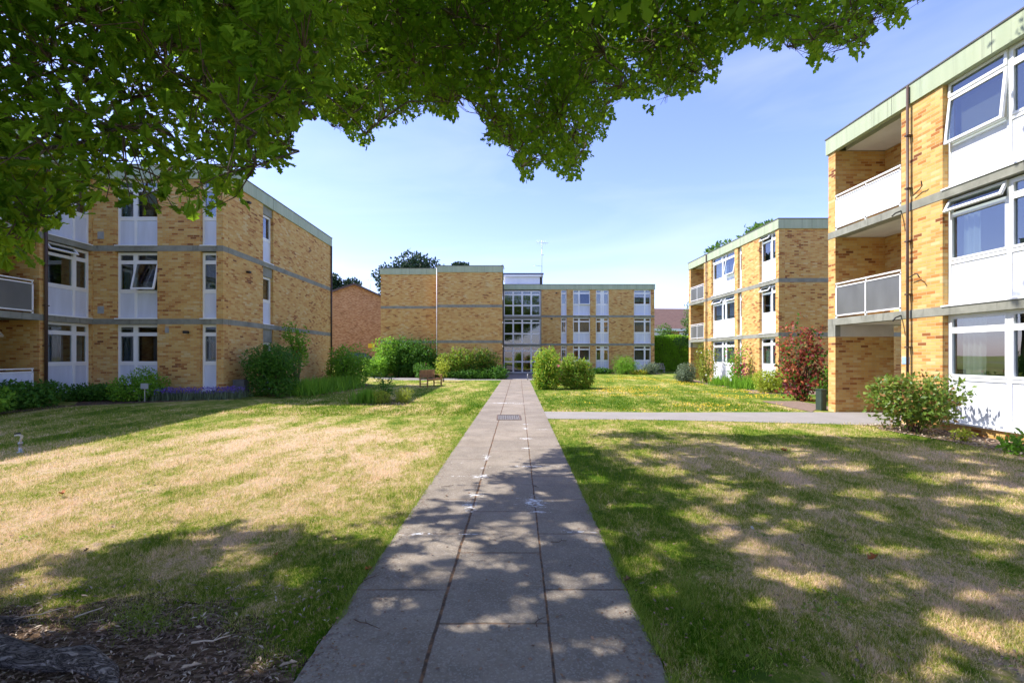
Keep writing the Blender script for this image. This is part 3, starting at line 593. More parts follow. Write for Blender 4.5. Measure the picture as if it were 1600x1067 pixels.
# left block -------------------------------------------------
def left_block():
    b = empty('apartment_block', 'shaded L-shaped buff brick apartment block on the left, behind overhanging oak leaves', 'building', (0, 0, 0), 0, BG)
    zg = .21; XA, XB, YF, YE = -10.17, -14.9, 16.5, 26.8; X0 = -24; YN = 6.0
    fs = Fr(XA, 0, (0, 1), (1, 0)); ff = Fr(0, YF, (1, 0), (0, -1)); fw = Fr(XB, 0, (0, 1), (1, 0))
    bd = (2.63, 2.83, 5.28, 5.48)
    # side wall with a slot of slim windows
    facade(b, fs, YF+.3, YE, zg, [(19.23, 20.09)])
    lint = MB()
    for k, (zb, zt) in enumerate(((0, 2.63), (2.83, 5.28), (5.48, 7.89))):
        window(b, fs, 19.23, 20.09, zg+zb, None, (0, 1.0, 2.05), 'panel')
        lint.box(fs, 19.23, 20.09, -.25, -.06, zg+zb+2.052, zg+zt)
    lint.build('lintel', M['concrete'], b)
    facade(b, ff, XB, XA, zg, [(-14.09, -12.56), (-11.0, -10.42)])
    for k, zb in enumerate((0, 2.83, 5.48)):
        op = {1: {(1, 1): 14}}.get(k, {})
        window(b, ff, -14.09, -12.56, zg+(zb or .205), [-13.45], ROWS, 'panel', open_=op, curt=[(-13.35, -12.95, 1.0, 1.4, 'blind'), (-14.02, -13.75, .98, 2.0, 'curtain')] if k else [(-14.02, -13.7, .98, 2.02, 'net'), (-12.95, -12.62, .98, 2.02, 'net')])
        window(b, ff, -11.0, -10.42, zg+(zb or .205), None, ROWS, 'panel', curt=[(-10.95, -10.5, .98, 2.02 if k != 1 else 1.5, 'net')])
    pl = MB()
    for a, c in ((-14.09, -12.56), (-11.0, -10.42)): pl.box(ff, a, c, -.2, -.02, -.1, zg+.195)
    for a, c in ((14.86, 16.47), (8.9, 11.3), (7.2, 7.7)): pl.box(fw, a, c, -.2, -.02, -.1, zg+.195)
    pl.build('plinth', M['brick'], b)
    # wing wall facing +x
    bal = (12.35, 14.4); facade(b, fw, 14.6, YF-.0, zg, [(14.86, 16.47)])
    facade(b, fw, YN, bal[0], zg, [(8.9, 11.3), (7.2, 7.7)])
    for k, zb in enumerate((0, 2.83, 5.48)):
        window(b, fw, 14.86, 16.47, zg+(zb or .205), [15.5+.42], ROWS, 'panel', open_={1: {(0, 2): 38}, 2: {(0, 2): 20}}.get(k, {}), curt=[(14.95, 15.7, 1.0, 2.0, 'net'), (16.05, 16.4, 1.0, 2.0, 'curtain')] if k == 0 else [(15.95, 16.35, .98, 2.02, 'net')])
        window(b, fw, 8.9, 11.3, zg+(zb or .205), [10.1], ROWS, 'panel'); window(b, fw, 7.2, 7.7, zg+(zb or .205), None, ROWS, 'panel')
    rb = MB(); bs = MB()
    for a, t in ((-.2, 2.63), (2.83, 5.28), (5.48, 7.89)):
        rb.box(W0, XB-1.3, XB-.3, bal[1]+.2, bal[1]+.45, zg+a, zg+t).box(W0, XB-1.6, XB-.3, bal[0]-.3, bal[0]-.05, zg+a, zg+t).box(W0, XB-1.6, XB-1.3, bal[0], 13.0, zg+a, zg+t)
    rb.build('recess_wall', M['brick'], b)
    for a in (2.63, 5.28): bs.box(fw, bal[0], 14.6, -1.3, .03, zg+a, zg+a+.2)
    bs.build('balcony_slab', M['concrete'], b)
    fb = Fr(XB-1.3, 0, (0, 1), (1, 0))
    for k, zb in enumerate((0, 2.83, 5.48)):
        window(b, fb, 13.0, 14.6, zg+zb, [13.9], (0, .25, 1.98, 2.4), 'panel_white', rec=.05, open_={(1, 2): 40} if k == 0 else {}, door=True)
        balcony(b, fw, bal[0], bal[1], zg+zb+(.05 if k == 0 else 0), 'panel' if k == 0 else 'frost', d=.0)
    pipe(b, fw, 14.75, zg-.1, zg+8, .045, .07)
    slabs(b, XA-6.5, XA-.31, YF+.31, YE-.1, zg)
    mb = MB()
    for a, t in ((2.635, 2.825), (5.285, 5.475), (7.9, 8.05)): mb.box(W0, X0, XB-1.31, YN+.31, YF+.3, zg+a, zg+t); mb.box(W0, XB-1.31, XB-.31, YN+.31, 12.3, zg+a, zg+t); mb.box(W0, XB-1.31, XB-.31, 14.6, YF+.3, zg+a, zg+t)
    mb.box(W0, XB-1.31, XB-.1, 12.3, 14.6, zg+7.9, zg+8.05)
    mb.build('floor_slab', M['soffit'], b)
    c = MB()
    for a, t in ((-.2, 2.63), (2.83, 5.28), (5.48, 7.89)):
        c.box(W0, XA-4.2, XA-4.0, YF+3.2, YE-.3, zg+a, zg+t); c.box(W0, XB, XA-.3, YF+3.0, YF+3.2, zg+a, zg+t); c.box(W0, XB-4.2, XB-4.0, YN+.3, YF+3.2, zg+a, zg+t)
    c.build('inner_wall', M['room'], b)
    e = MB()
    for a, t in ((-.2, 2.63), (2.63, 5.28), (5.28, 7.89)): e.box(W0, XA-7, XA-.3, YE-.3, YE, zg+a, zg+t); e.box(W0, X0, XB-.3, YN, YN+.3, zg+a, zg+t); e.box(W0, X0-.3, X0, YN, YF+.3, zg+a, zg+t); e.box(W0, XA-7.3, XA-7, YF+.3, YE, zg+a, zg+t); e.box(W0, X0-.3, XA-7, YF+.3, YF+.6, zg+a, zg+t)
    e.build('back_wall', M['brick'], b)
    fascia(b, XA-7.3, XA, YF, YE, zg+7.89, zg+8.38); fascia(b, X0-.3, XB, YN, YF-.06, zg+7.889, zg+8.375)
    for u, z in ((18.0, zg+7.55), (18.0, zg+4.8)): lamp(b, fs, u, z)
    lamp(b, ff, -11.45, zg+2.35, .11); vent(b, ff, -14.6, zg+3.15); vent(b, ff, -14.6, zg+5.85); vent(b, ff, -12.2, zg+2.4, .07)
    MB().box(fs, 17.5, 17.62, 0, .012, zg+7.45, zg+7.57).build('wall_plate', M['upvc'], b)
    pp = MB().tube([fs(YE-.07, .06, zg), fs(YE-.07, .06, zg+7.9)], .045, 8); pp.build('downpipe', M['pipe'], b)
    return b
bL = left_block()
# central block ----------------------------------------------
def central_block():
    b = empty('apartment_block', 'central buff brick apartment block at the end of the path, with glazed staircase', 'building', (0, 0, 0), 0, BG)
    A = (-9.4, -4.93, 34.8); B = (-4.93, -.1, 33.9); YW = 42.8; XS = (0, 3.55); XE = 14.18; YB = 51
    fA = Fr(0, A[2], (1, 0), (0, -1)); fB = Fr(0, B[2], (1, 0), (0, -1)); fW = Fr(0, YW, (1, 0), (0, -1))
    facade(b, fA, A[0], A[1]-.0, 0, [], name='gable_wall'); facade(b, fB, B[0], B[1], 0, [], name='gable_wall')
    sw = MB(); sb = MB()
    for a, t in ((-.2, 2.63), (2.83, 5.28), (5.48, 7.89)):
        sw.box(W0, B[1]-.3, B[1], B[2]+.3, YW, a, t); sw.box(W0, A[0], A[0]+.3, A[2]+.3, YB, a, t); sw.box(W0, B[0], B[0]+.3, B[2]+.3, A[2], a, t); sw.box(W0, XE-.3, XE, YW+.3, YB, a, t); sw.box(W0, A[0]+.3, XE-.3, YB-.3, YB, a, t)
    sw.build('side_wall', M['brick'], b)
    for a in (2.63, 5.28): sb.box(W0, B[1]-.3, B[1]+.01, B[2]+.3, YW, a, a+.2); sb.box(W0, A[0]-.01, A[0]+.3, A[2]+.3, YB, a, a+.2); sb.box(W0, XE-.3, XE+.01, YW+.3, YB, a, a+.2)
    sb.build('concrete_band', M['concrete'], b)
    wins = [(5.39, 5.93), (6.52, 8.14), (8.67, 9.91), (12.25, 13.87)]; pl = MB()
    for a, c in wins: pl.box(fW, a, c, -.2, -.02, -.1, .195)
    pl.build('plinth', M['brick'], b)
    facade(b, fW, XS[1], XE, 0, wins)
    for k, zb in enumerate((.205, 2.83, 5.48)):
        window(b, fW, 5.39, 5.93, zb, None, ROWS, 'panel', curt=[(5.45, 5.87, .98, 2.02, 'net')])
        window(b, fW, 6.52, 8.14, zb, [7.1], ROWS, 'panel', open_={2: {(1, 1): 8}}.get(k, {}), curt=[(6.6, 8.0, 1.0, 2.0, 'curtain')] if k == 1 else [(7.2, 7.9, 1.0, 1.6, 'blind')] if k == 0 else None)
        window(b, fW, 8.67, 9.91, zb, [9.2, 9.38], ROWS, 'panel', curt=[(8.75, 9.15, .98, 2.02, 'net')] if k else None)
        window(b, fW, 12.25, 13.87, zb, [13.3], ROWS, 'panel', curt=[(12.3, 13.8, 1.0, 2.0, 'curtain')] if k == 1 else [(12.3, 13.2, 1.0, 1.9, 'blind')] if k == 0 else [(12.35, 12.9, 1.35, 1.6, 'curtain')])
        if k: window(b, fW, XS[0]+.0, XS[1]-.08, zb-.06, [.9, 1.75, 2.6], (0, .98, 2.0, 2.36), 'panel', 'glass_dark', rec=.1, all_glass=True, curt=[(.2, 3.2, -.0, .02, 'curtain')] if False else None)
    window(b, fW, XS[0], XS[1]-.08, .06, [.9, 1.75, 2.6], (0, 1.05, 2.07, 2.505), 'panel', 'glass_dark', rec=.1, all_glass=True, door=True)
    MB().box(fW, 1.20, 1.23, -.1, -.02, .95, 1.25).box(fW, 2.1, 2.13, -.1, -.02, .95, 1.25).build('door_handle', M['metal'], b)
    cs = MB(); cs.box(fW, XS[0], XS[1], -.3, .0, 2.57, 2.73).box(fW, XS[0], XS[1], -.3, .0, 5.2, 5.4).box(fW, XS[1]-.08, XS[1], -.3, .01, -.1, 7.89); cs.build('concrete_frame', M['concrete'], b)
    # stair flights behind the glass
    s = MB()
    for k in range(3):
        for q in range(9): s.box(W0, .4+q*.3, .7+q*.3, YW+2.2, YW+3.4, k*2.65+q*.28-.02, k*2.65+q*.28+.12)
    s.build('staircase', M['soffit'], b)
    r = MB()
    for a, t in ((2.635, 2.825), (5.285, 5.475), (7.9, 8.05)):
        r.box(W0, XS[0]+.05, XE-.31, YW+.31 if a != 9 else 0, YB-.31, a, t); r.box(W0, B[0]+.31, B[1]-.31, B[2]+.31, YB-.31, a, t); r.box(W0, A[0]+.31, A[1]+.3, A[2]+.31, YB-.31, a-.001, t-.002)
    r.build('floor_slab', M['soffit'], b)
    c = MB()
    for a, t in ((-.2, 2.63), (2.83, 5.28), (5.48, 7.89)): c.box(W0, XS[1]-.05, XE-.3, YW+3.5, YW+3.7, a, t); c.box(W0, XS[1]+.02, XS[1]+.2, YW+.31, YW+3.5, a, t)
    c.build('inner_wall', M['room'], b)
    fascia(b, B[0]+.0, B[1], B[2], YW, 7.89, 8.36); fascia(b, A[0], A[1]-.12, A[2], YB, 7.885, 8.34); fascia(b, B[1]+.06, XE, YW, YB, 7.889, 8.355)
    # tank room on the roof
    t = MB(); t.box(W0, .12, 3.45, YW+.5, YW+3.5, 8.3, 9.2).build('tank_room', M['white_paint'], b)
    MB().box(W0, .0, 3.75, YW+.35, YW+3.8, 9.16, 9.38).build('tank_room_fascia', M['upvc'], b)
    MB().box(W0, -.04, 3.79, YW+.31, YW+3.84, 9.38, 9.5).build('tank_room_roof', M['navy'], b)
    MB().box(W0, 3.452, 3.7, YW+.6, YW+.9, 8.3, 9.15).build('flue', M['black'], b)
    # aerial
    x = 3.62; a = MB(); y = YW+.3; a.tube([(x, y, 8.2), (x, y, 12.6)], .025, 6)
    a.tube([(x-.55, y, 12.42), (x+.6, y-.1, 12.3)], .012, 5)
    for q in range(8): xx = x-.5+q*.15; a.tube([(xx, y-.22, 12.42-.014*q*1.0), (xx, y+.22, 12.42-.014*q)], .008, 4)
    for q in range(5): xx = x-.45+q*.2; a.tube([(xx, y, 12.62-.014*q), (xx, y, 12.2-.014*q)], .008, 4)
    a.tube([(x-.85, y, 10.25), (x+.05, y, 10.12)], .012, 5)
    for q in range(6): xx = x-.8+q*.15; a.tube([(xx, y-.2, 10.24-.02*q), (xx, y+.2, 10.24-.02*q)], .008, 4)
    a.tube([(x-.15, y, 11.2), (x+.18, y, 11.2)], .02, 5); a.build('aerial', M['metal'], b)
    MB().tube([(-.25, B[2]+2, 8.3), (-.25, B[2]+2, 8.75), (-.15, B[2]+2, 8.85), (-.02, B[2]+2, 8.8), (.03, B[2]+2, 8.5)], .03, 8).build('vent_pipe', M['metal'], b)
    MB().tube([(-4.98, B[2]-.06, 0), (-4.98, B[2]-.06, 8.2)], .022, 8).build('downpipe', M['rail_white'], b)
    pipe(b, Fr(-.1, 0, (0, 1), (1, 0)), 41.5, 0, 8.2, .05, .07)
    lamp(b, fW, 4.95, 7.55, .1); lamp(b, fW, 4.5, 5.15, .12)
    # doormat and threshold
    MB().box(W0, .85, 2.65, YW-.5, YW+.09, 0, .05).build('threshold', M['concrete'], b)
    return b
bC = central_block()
# far houses -------------------------------------------------
def house(name, label, loc, rz, wd, dp, eave, ridge, brick, roofm, wins=(), over=.35, base=0, along=False):
    """gable faces local -y"""
    h = empty(name, label, 'house', loc, rz); fr = Fr(0, 0, (1, 0), (0, -1)); mb = MB(); a = -wd/2; c = wd/2
    for y in (0, dp):
        b0 = len(mb.v); mb.v += [(a, y, base), (c, y, base), (c, y, eave), (0, y, ridge), (a, y, eave)]; q = [0, 1, 2, 3, 4]; mb.face([b0+i for i in (q if y == 0 else q[::-1])], [(mb.v[b0+i][0], mb.v[b0+i][2]) for i in (q if y == 0 else q[::-1])])
    for x in (a, c):
        b0 = len(mb.v); mb.v += [(x, 0, base), (x, dp, base), (x, dp, eave), (x, 0, eave)]; mb.face([b0, b0+1, b0+2, b0+3], [(0, base), (dp, base), (dp, eave), (0, eave)])
    mb.build('brick_wall', brick, h)
    sl = (ridge-eave)/(wd/2); r = MB(); o = over; t = .14
    for sgn in (-1, 1):
        b0 = len(r.v); xe = sgn*(wd/2+o); ze = eave-o*sl; L2 = math.hypot(wd/2+o, ridge-ze)
        r.v += [(0, -o, ridge+t), (0, dp+o, ridge+t), (xe, dp+o, ze+t), (xe, -o, ze+t), (0, -o, ridge+.01), (0, dp+o, ridge+.01), (xe, dp+o, ze), (xe, -o, ze)]
        uvs = [(0, 0), (dp, 0), (dp, L2), (0, L2)]
        for q in ((0, 1, 2, 3), (4, 7, 6, 5), (3, 2, 6, 7), (0, 3, 7, 4), (1, 5, 6, 2)): r.face([b0+i for i in q], uvs)
    ro = r.build('roof', roofm, h)
    v = MB()
    for sgn in (-1, 1):
        b0 = len(v.v); xe = sgn*(wd/2+o); ze = eave-o*sl
        v.v += [(0, -o-.03, ridge+t), (xe, -o-.03, ze+t), (xe, -o-.03, ze-.08), (0, -o-.03, ridge-.09)]; v.face([b0, b0+1, b0+2, b0+3])
    v.build('bargeboard', M['pipe'], h)
    return h, fr
hG, _ = house('brick_house', 'brown brick gable-ended house seen between the left and central blocks', (-17.6, 53.5, .45), R(24), 12.5, 14, 7.0, 9.6, M['brick_red'], M['tiles'], over=.3)
M['sign_y'] = mat_plain('yellow_sign', (.75, .55, .03), .5)
MB().box(Fr(0, 0, (1, 0), (0, -1)), 1.6, 2.35, 0, .03, 2.15, 2.65).build('wall_sign', M['sign_y'], hG)
MB().tube([(1.9, .5, 8), (1.9, .5, 10.4)], .03, 5).tube([(1.5, .5, 10.3), (2.3, .5, 10.3)], .02, 4).build('aerial', M['metal'], hG)
hH, _ = house('tiled_house', 'red brick house with brown tiled roof and white eaves beyond the tall hedge', (14.5, 66, 0), R(-90+4), 9, 22, 5.35, 8.4, M['brick_house'], M['tiles'])
fh = Fr(-4.5, 0, (0, 1), (-1, 0))
fh = Fr(4.5, 0, (0, 1), (1, 0))
MB().box(fh, -.3, 22.3, .28, .36, 5.0, 5.32).box(fh, -.3, 22.3, .0, .28, 5.0, 5.05).build('eaves', M['upvc'], hH)
for u in (2.3, 5.6, 9.2, 13.5): window(hH, fh, u, u+1.9, 3.3, [u+.7], (0, .02, 1.2, 1.55), rec=-.09, all_glass=True)
# ---------------------------------------------------------------- foliage machinery
def tpl_oak():
    # lobed outline, stem at origin, length 1 along +y, as triangles round a midrib
    half = [(0.03, .06), (.13, .16), (.09, .25), (.25, .36), (.14, .44), (.33, .58), (.19, .66), (.27, .80), (.13, .86), (.0, 1.0)]
    mid = [(0, .0), (0, .16), (0, .30), (0, .44), (0, .58), (0, .72), (0, .86)]
    V = [(x, y, -.06*abs(x)*2+.08*math.sin(y*2.6)) for x, y in mid]; ml = len(mid)
    Rr = [(x, y, .10*abs(x)+.08*math.sin(y*2.6)) for x, y in half]; Lr = [(-x, y, z) for x, y, z in Rr]; V += Rr+Lr[:-1]
    def r(i): return ml+i
    def l(i): return ml+len(half)+i if i < len(half)-1 else ml+len(half)-1
    T = []
    for side in (r, l):
        seq = [(0, 0, 1), (0, 1, 1), (1, 2, 1), (1, 2, 3), (2, 3, 4), (3, 4, 5), (3, 5, 4), (4, 5, 6), (5, 6, 7), (5, 7, 6), (6, 7, 8), (6, 8, 9)]
        T += [(0, side(0), side(1)), (0, side(1), 1), (1, side(1), side(2)), (1, side(2), 2), (2, side(2), side(3)), (2, side(3), side(4)), (2, side(4), 3), (3, side(4), side(5)), (3, side(5), side(6)), (3, side(6), 4), (4, side(6), 5), (5, side(6), side(7)), (5, side(7), side(8)), (5, side(8), 6), (6, side(8), side(9))]
    return np.array(V, float), np.array(T)
def tpl_lobe():                                       # cheaper oak leaf, kept for distant or overhead leaves
    V = [(0, 0, 0), (.10, .2, .02), (.27, .42, .05), (.13, .52, .0), (.30, .74, .06), (0, 1, .02), (-.30, .74, .06), (-.13, .52, 0), (-.27, .42, .05), (-.10, .2, .02), (0, .5, -.04)]
    T = [(10, i, (i+1) % 10) for i in range(10)]; return np.array(V, float), np.array(T)
def tpl_leaf(w=.28):
    V = [(0, 0, 0), (w, .45, .07), (0, .5, -.02), (-w, .45, .07), (0, 1, -.10)]
    T = [(0, 1, 2), (0, 2, 3), (1, 4, 2), (2, 4, 3)]; return np.array(V, float), np.array(T)
def tpl_blade():
    V = [(-.04, 0, 0), (.04, 0, 0), (.032, .5, .06), (-.032, .5, .06), (0, 1, .28)]
    T = [(0, 1, 2), (0, 2, 3), (3, 2, 4)]; return np.array(V, float), np.array(T)
TP = {'oak': tpl_oak(), 'lobe': tpl_lobe(), 'leaf': tpl_leaf(), 'slim': tpl_leaf(.14), 'round': tpl_leaf(.42), 'blade': tpl_blade(), 'needle': tpl_leaf(.10)}
def norm(a): return a/np.maximum(np.linalg.norm(a, axis=-1, keepdims=True), 1e-9)
def scatter(name, P, D, Nn, size, mat, parent=None, tpl='leaf', mi=None):
    """P stem points, D leaf direction (length axis), Nn approx normals, size per leaf"""
    V, T = TP[tpl]; D = norm(D); S = norm(np.cross(D, Nn)); Nn = np.cross(S, D); n = len(P)
    if not hasattr(size, '__len__'): size = size*RNG.uniform(.7, 1.25, n)
    co = P[:, None, :]+size[:, None, None]*(V[None, :, 0, None]*S[:, None, :]+V[None, :, 1, None]*D[:, None, :]+V[None, :, 2, None]*Nn[:, None, :])
    Fc = (T[None]+(np.arange(n)*len(V))[:, None, None]).reshape(-1, 3)
    m = None if mi is None else np.repeat(mi, len(T))
    return np_mesh(name, co.reshape(-1, 3), Fc, mat, parent, m)
def vnoise(P, seed=0):                                 # smooth-ish noise in [0,1]
    r = np.random.default_rng(seed); s = np.zeros(len(P)); tot = 0
    for o in range(3):
        for q in range(4):
            k = r.normal(0, 1, 3); k /= np.linalg.norm(k); k *= (1.0, 1.9, 3.7)[o]*r.uniform(.8, 1.3); a = (1, .6, .4)[o]
            s += a*np.sin(P@k*2*math.pi+r.uniform(0, 6.28)); tot += a*a*.5
    return .5+.5*s/math.sqrt(tot)/2.2
def blob_points(blobs, n, surf=.6, gap=.35, freq=1.2, seed=0, down=.5):
    vol = np.array([(b[3]*b[4]*b[5])**(2/3) for b in blobs]); ch = RNG.choice(len(blobs), n*2, p=vol/vol.sum()); B = np.array(blobs, float)[ch]
    d = norm(RNG.normal(0, 1, (n*2, 3))); rr = np.where(RNG.random(n*2) < surf, RNG.uniform(.78, 1.03, n*2), RNG.random(n*2)**.5)
    rr *= 1+.22*(vnoise(d*1.1+B[:, :3], seed+3)-.5)*2
    P = B[:, :3]+d*rr[:, None]*B[:, 3:6]
    keep = vnoise(P*freq, seed) > gap*RNG.uniform(.6, 1.3, n*2); P, d = P[keep], d[keep]
    g = gz(P[:, 0], P[:, 1]); ok = P[:, 2] > g+.02; P, d = P[ok][:n], d[ok][:n]
    return P, d
def crown(name, blobs, n, size, mat, parent, tpl='leaf', surf=.6, gap=.35, freq=1.2, seed=0, up=.5, mats2=None, frac2=0):
    P, d = blob_points(blobs, n, surf, gap, freq, seed); P = P-np.array(parent.location)[None]
    D = d*.6+RNG.normal(0, .6, P.shape)+np.array([0, 0, up*.3]); Nn = d*1.1+RNG.normal(0, .38, P.shape)+np.array([0, 0, .35])
    mi = None
    if mats2: mi = (RNG.random(len(P)) < frac2).astype(int)
    return scatter(name, P, D, Nn, size, [mat, mats2] if mats2 else mat, parent, tpl, mi)
def stems(parent, base, tips, r0=.02, n=None, mat='twig', name='stem', sp=.06):
    mb = MB()
    for t in tips:
        b0 = Vector(base)+Vector((random.gauss(0, sp), random.gauss(0, sp), -.05)); e = Vector(t); m = b0.lerp(e, .5)+Vector((random.gauss(0, .06), random.gauss(0, .06), .08))
        mb.tube([b0, b0.lerp(m, .6), m, e], [r0, r0*.8, r0*.6, r0*.3], 6)
    return mb.build(name, M[mat], parent)
def shrub(name, label, cat, x, y, w, h, mat, size, n, tpl='leaf', nb=7, gap=.3, surf=.65, dep=None, seed=0, group=None, flowers=None, z0=None, lift=.0, freq=1.2, mats2=None, frac2=0, lean=0):
    size *= 1.25; n = int(n*(.75 if y > 20 else 1)); size *= 1.25 if y > 20 else 1; z = float(gz(x, y)) if z0 is None else z0; o = empty(name, label, cat, (x, y, z), 0, group or ('shrubs in the beds round the blocks' if name == 'shrub' else None)); rr = random.Random(seed+5); dep = dep or w
    bl = []
    for k in range(nb):
        a = 2*math.pi*k/nb+rr.random(); q = rr.uniform(.35, .6); hh = rr.uniform(.3, .72)*h
        rx = w*rr.uniform(.2, .30); bl.append((x+math.cos(a)*w*.5*q+lean*hh, y+math.sin(a)*dep*.5*q, z+lift+hh, rx, rx*dep/w, min(h-hh, h*rr.uniform(.24, .36))))
    bl.append((x, y, z+lift+h*.45, w*.34, dep*.34, h*.42)); 
    if lift == 0:
        bl.append((x, y, z+h*.22, w*.42, dep*.42, h*.24))
        for k in range(5): a = 1.257*k+rr.random(); bl.append((x+math.cos(a)*w*.27, y+math.sin(a)*dep*.27, z+h*rr.uniform(.15, .3), w*.2, dep*.2, h*.2))
    crown('foliage', bl, n, size, M[mat], o, tpl, surf, gap, freq, seed, mats2=M[mats2] if mats2 else None, frac2=frac2)
    stems(o, (0, 0, 0), [(b[0]-x, b[1]-y, b[2]-z) for b in bl], max(.008, h*.012))
    if flowers:
        fm, fn, fs = flowers; P, d = blob_points(bl, fn*2, 1.0, .2, 1, seed+9); P = (P+d*.03)[:fn]; d = d[:fn]
        # each flower: 5 petals
        PP = np.repeat(P, 5, 0); n5 = len(PP); an = np.tile(np.arange(5)*1.2566, len(P)); dd = np.repeat(d, 5, 0); t1 = norm(np.cross(dd, [0.01, 0, 1.])); t2 = np.cross(dd, t1)
        D = t1*np.cos(an)[:, None]+t2*np.sin(an)[:, None]+dd*.5
        scatter('blossom', PP-np.array(o.location), D, dd, fs, M[fm], o, 'round')
    return o
def blades(name, label, cat, pts, h, mat, n, w=1.0, spread=.5, seed=0, flowers=None, group=None, arch=.5):
    """strappy tuft(s)"""
    x = sum(p[0] for p in pts)/len(pts); y = sum(p[1] for p in pts)/len(pts); z = float(gz(x, y)); o = empty(name, label, cat, (x, y, z), 0, group)
    idx = RNG.integers(0, len(pts), n); P = np.array([(p[0]-x, p[1]-y, 0) for p in pts])[idx]+RNG.normal(0, 1, (n, 3))*np.array([spread, spread, 0])*.5
    D = RNG.normal(0, arch, (n, 3)); D[:, 2] = 1; Nn = -D.copy(); Nn[:, 2] = .3
    scatter('foliage', P, D, Nn+RNG.normal(0, .1, (n, 3)), h*RNG.uniform(.55, 1.1, n), M[mat], o, 'blade')
    if flowers:
        fm, fn, fs, fh = flowers; i2 = RNG.integers(0, len(pts), fn); P = np.array([(p[0]-x, p[1]-y, 0) for p in pts])[i2]+RNG.normal(0, 1, (fn, 3))*np.array([spread, spread, 0])*.5
        P[:, 2] = fh*RNG.uniform(.6, 1.15, fn); D = RNG.normal(0, .5, (fn, 3)); D[:, 2] = 1; scatter('blossom', P, D, RNG.normal(0, 1, (fn, 3)), fs, M[fm], o, 'leaf')
    return o
# ---------------------------------------------------------------- the oak that hangs over the view
EXC_L = None
OUT = [(-400, 430), (-60, 415), (0, 412), (60, 392), (110, 345), (170, 308), (215, 320), (262, 345), (300, 325), (345, 335), (370, 285), (400, 262), (455, 238), (440, 205), (480, 175), (512, 190), (530, 215), (575, 212), (620, 182), (700, 178), (735, 165), (765, 205), (790, 235), (815, 272), (850, 265), (900, 278), (925, 235), (950, 175), (985, 150), (1045, 172), (1075, 150), (1120, 128), (1128, 100), (1165, 60), (1200, 55), (1235, 80), (1275, 100), (1320, 80), (1355, 72), (1368, 35), (1400, 28), (1440, 12), (1470, -20), (1600, -160), (2200, -600)]
OX = np.array([a for a, b in OUT]); OY = np.array([b for a, b in OUT])
SHD = [(-30, 2.8), (-6, 3.2), (-4.2, 3.3), (-3.8, 3.55), (-3.3, 4.2), (-2.7, 4.35), (-2.2, 4.35), (-1.75, 4.1), (-1.3, 3.95), (-1.05, 4.0), (-.75, 4.9), (-.5, 5.2), (-.2, 5.5), (.1, 6.6), (.6, 7.3), (.95, 7.8), (1.3, 8.5), (2.1, 9.75), (3, 10.1), (4.5, 9.75), (6.2, 9.6), (8.5, 9.2), (9.9, 8.6), (14, 8.0)]
SHX = np.array([a for a, b in SHD]); SHY = np.array([b for a, b in SHD])
LITP = [(680, 905, 60, 14), (620, 945, 34, 9), (985, 960, 40, 14), (770, 878, 60, 12), (700, 842, 75, 26), (790, 835, 60, 22), (640, 880, 40, 16), (905, 905, 40, 10), (880, 930, 34, 9), (1340, 771, 45, 8), (1150, 850, 60, 22), (1110, 770, 60, 16), (1030, 735, 50, 10), (1400, 862, 45, 10), (1255, 905, 60, 14), (1540, 842, 50, 12), (1555, 990, 70, 26), (1480, 925, 50, 10), (1480, 745, 60, 7), (1010, 880, 34, 22), (1210, 815, 45, 9), (1060, 690, 60, 5), (1300, 730, 70, 5), (940, 1010, 30, 12), (1090, 800, 30, 10), (1590, 790, 40, 8)]
def lit_gap(P, m, edge):
    """light reaches the ground through gaps in the crown; leaves also end at a crisp, clumpy crown edge"""
    sx = P[:, 0]+SX*P[:, 2]; sy = P[:, 1]+SY*P[:, 2]; Q = np.stack([sx, sy*1.35, sx*0], 1)
    wob = .85+1.6*(vnoise(Q*1.9, 51)-.5); k = np.ones(len(P), bool)
    for a, b, ra, rb in LITP:
        cx, cy = px2w(a, b); k &= ((sx-cx)/(ra*cy/F+m))**2+((sy-cy)/(rb*cy*cy/(F*H)+m))**2 > wob
    k &= vnoise(Q*.95, 61) > .285
    yy = np.maximum(P[:, 1], .3); px = VX+F*P[:, 0]/yy; py = VY-F*(P[:, 2]-H)/yy; iv = (P[:, 1] > .5) & (px > -420) & (px < 2200)
    lim = np.interp(px, OX, OY)+edge*(vnoise(np.stack([px*.016, py*.016, px*0], 1), 71)-.5)*2
    return k & (~iv | (py < lim))
def crown_ok(P, margin=0.0):
    x, y, z = P[:, 0], P[:, 1], P[:, 2]; yy = np.maximum(y, .3)
    px = VX+F*x/yy; py = VY-F*(z-H)/yy
    inview = (y > .3) & (px > -420) & (px < 2200)
    ok1 = ~inview | (py < np.interp(px, OX, OY)-margin*F/yy*.0)
    sx = x+SX*z; sy = y+SY*z
    ok2 = sy < np.interp(sx, SHX, SHY)
    return ok1 & ok2, px, py, sx, sy
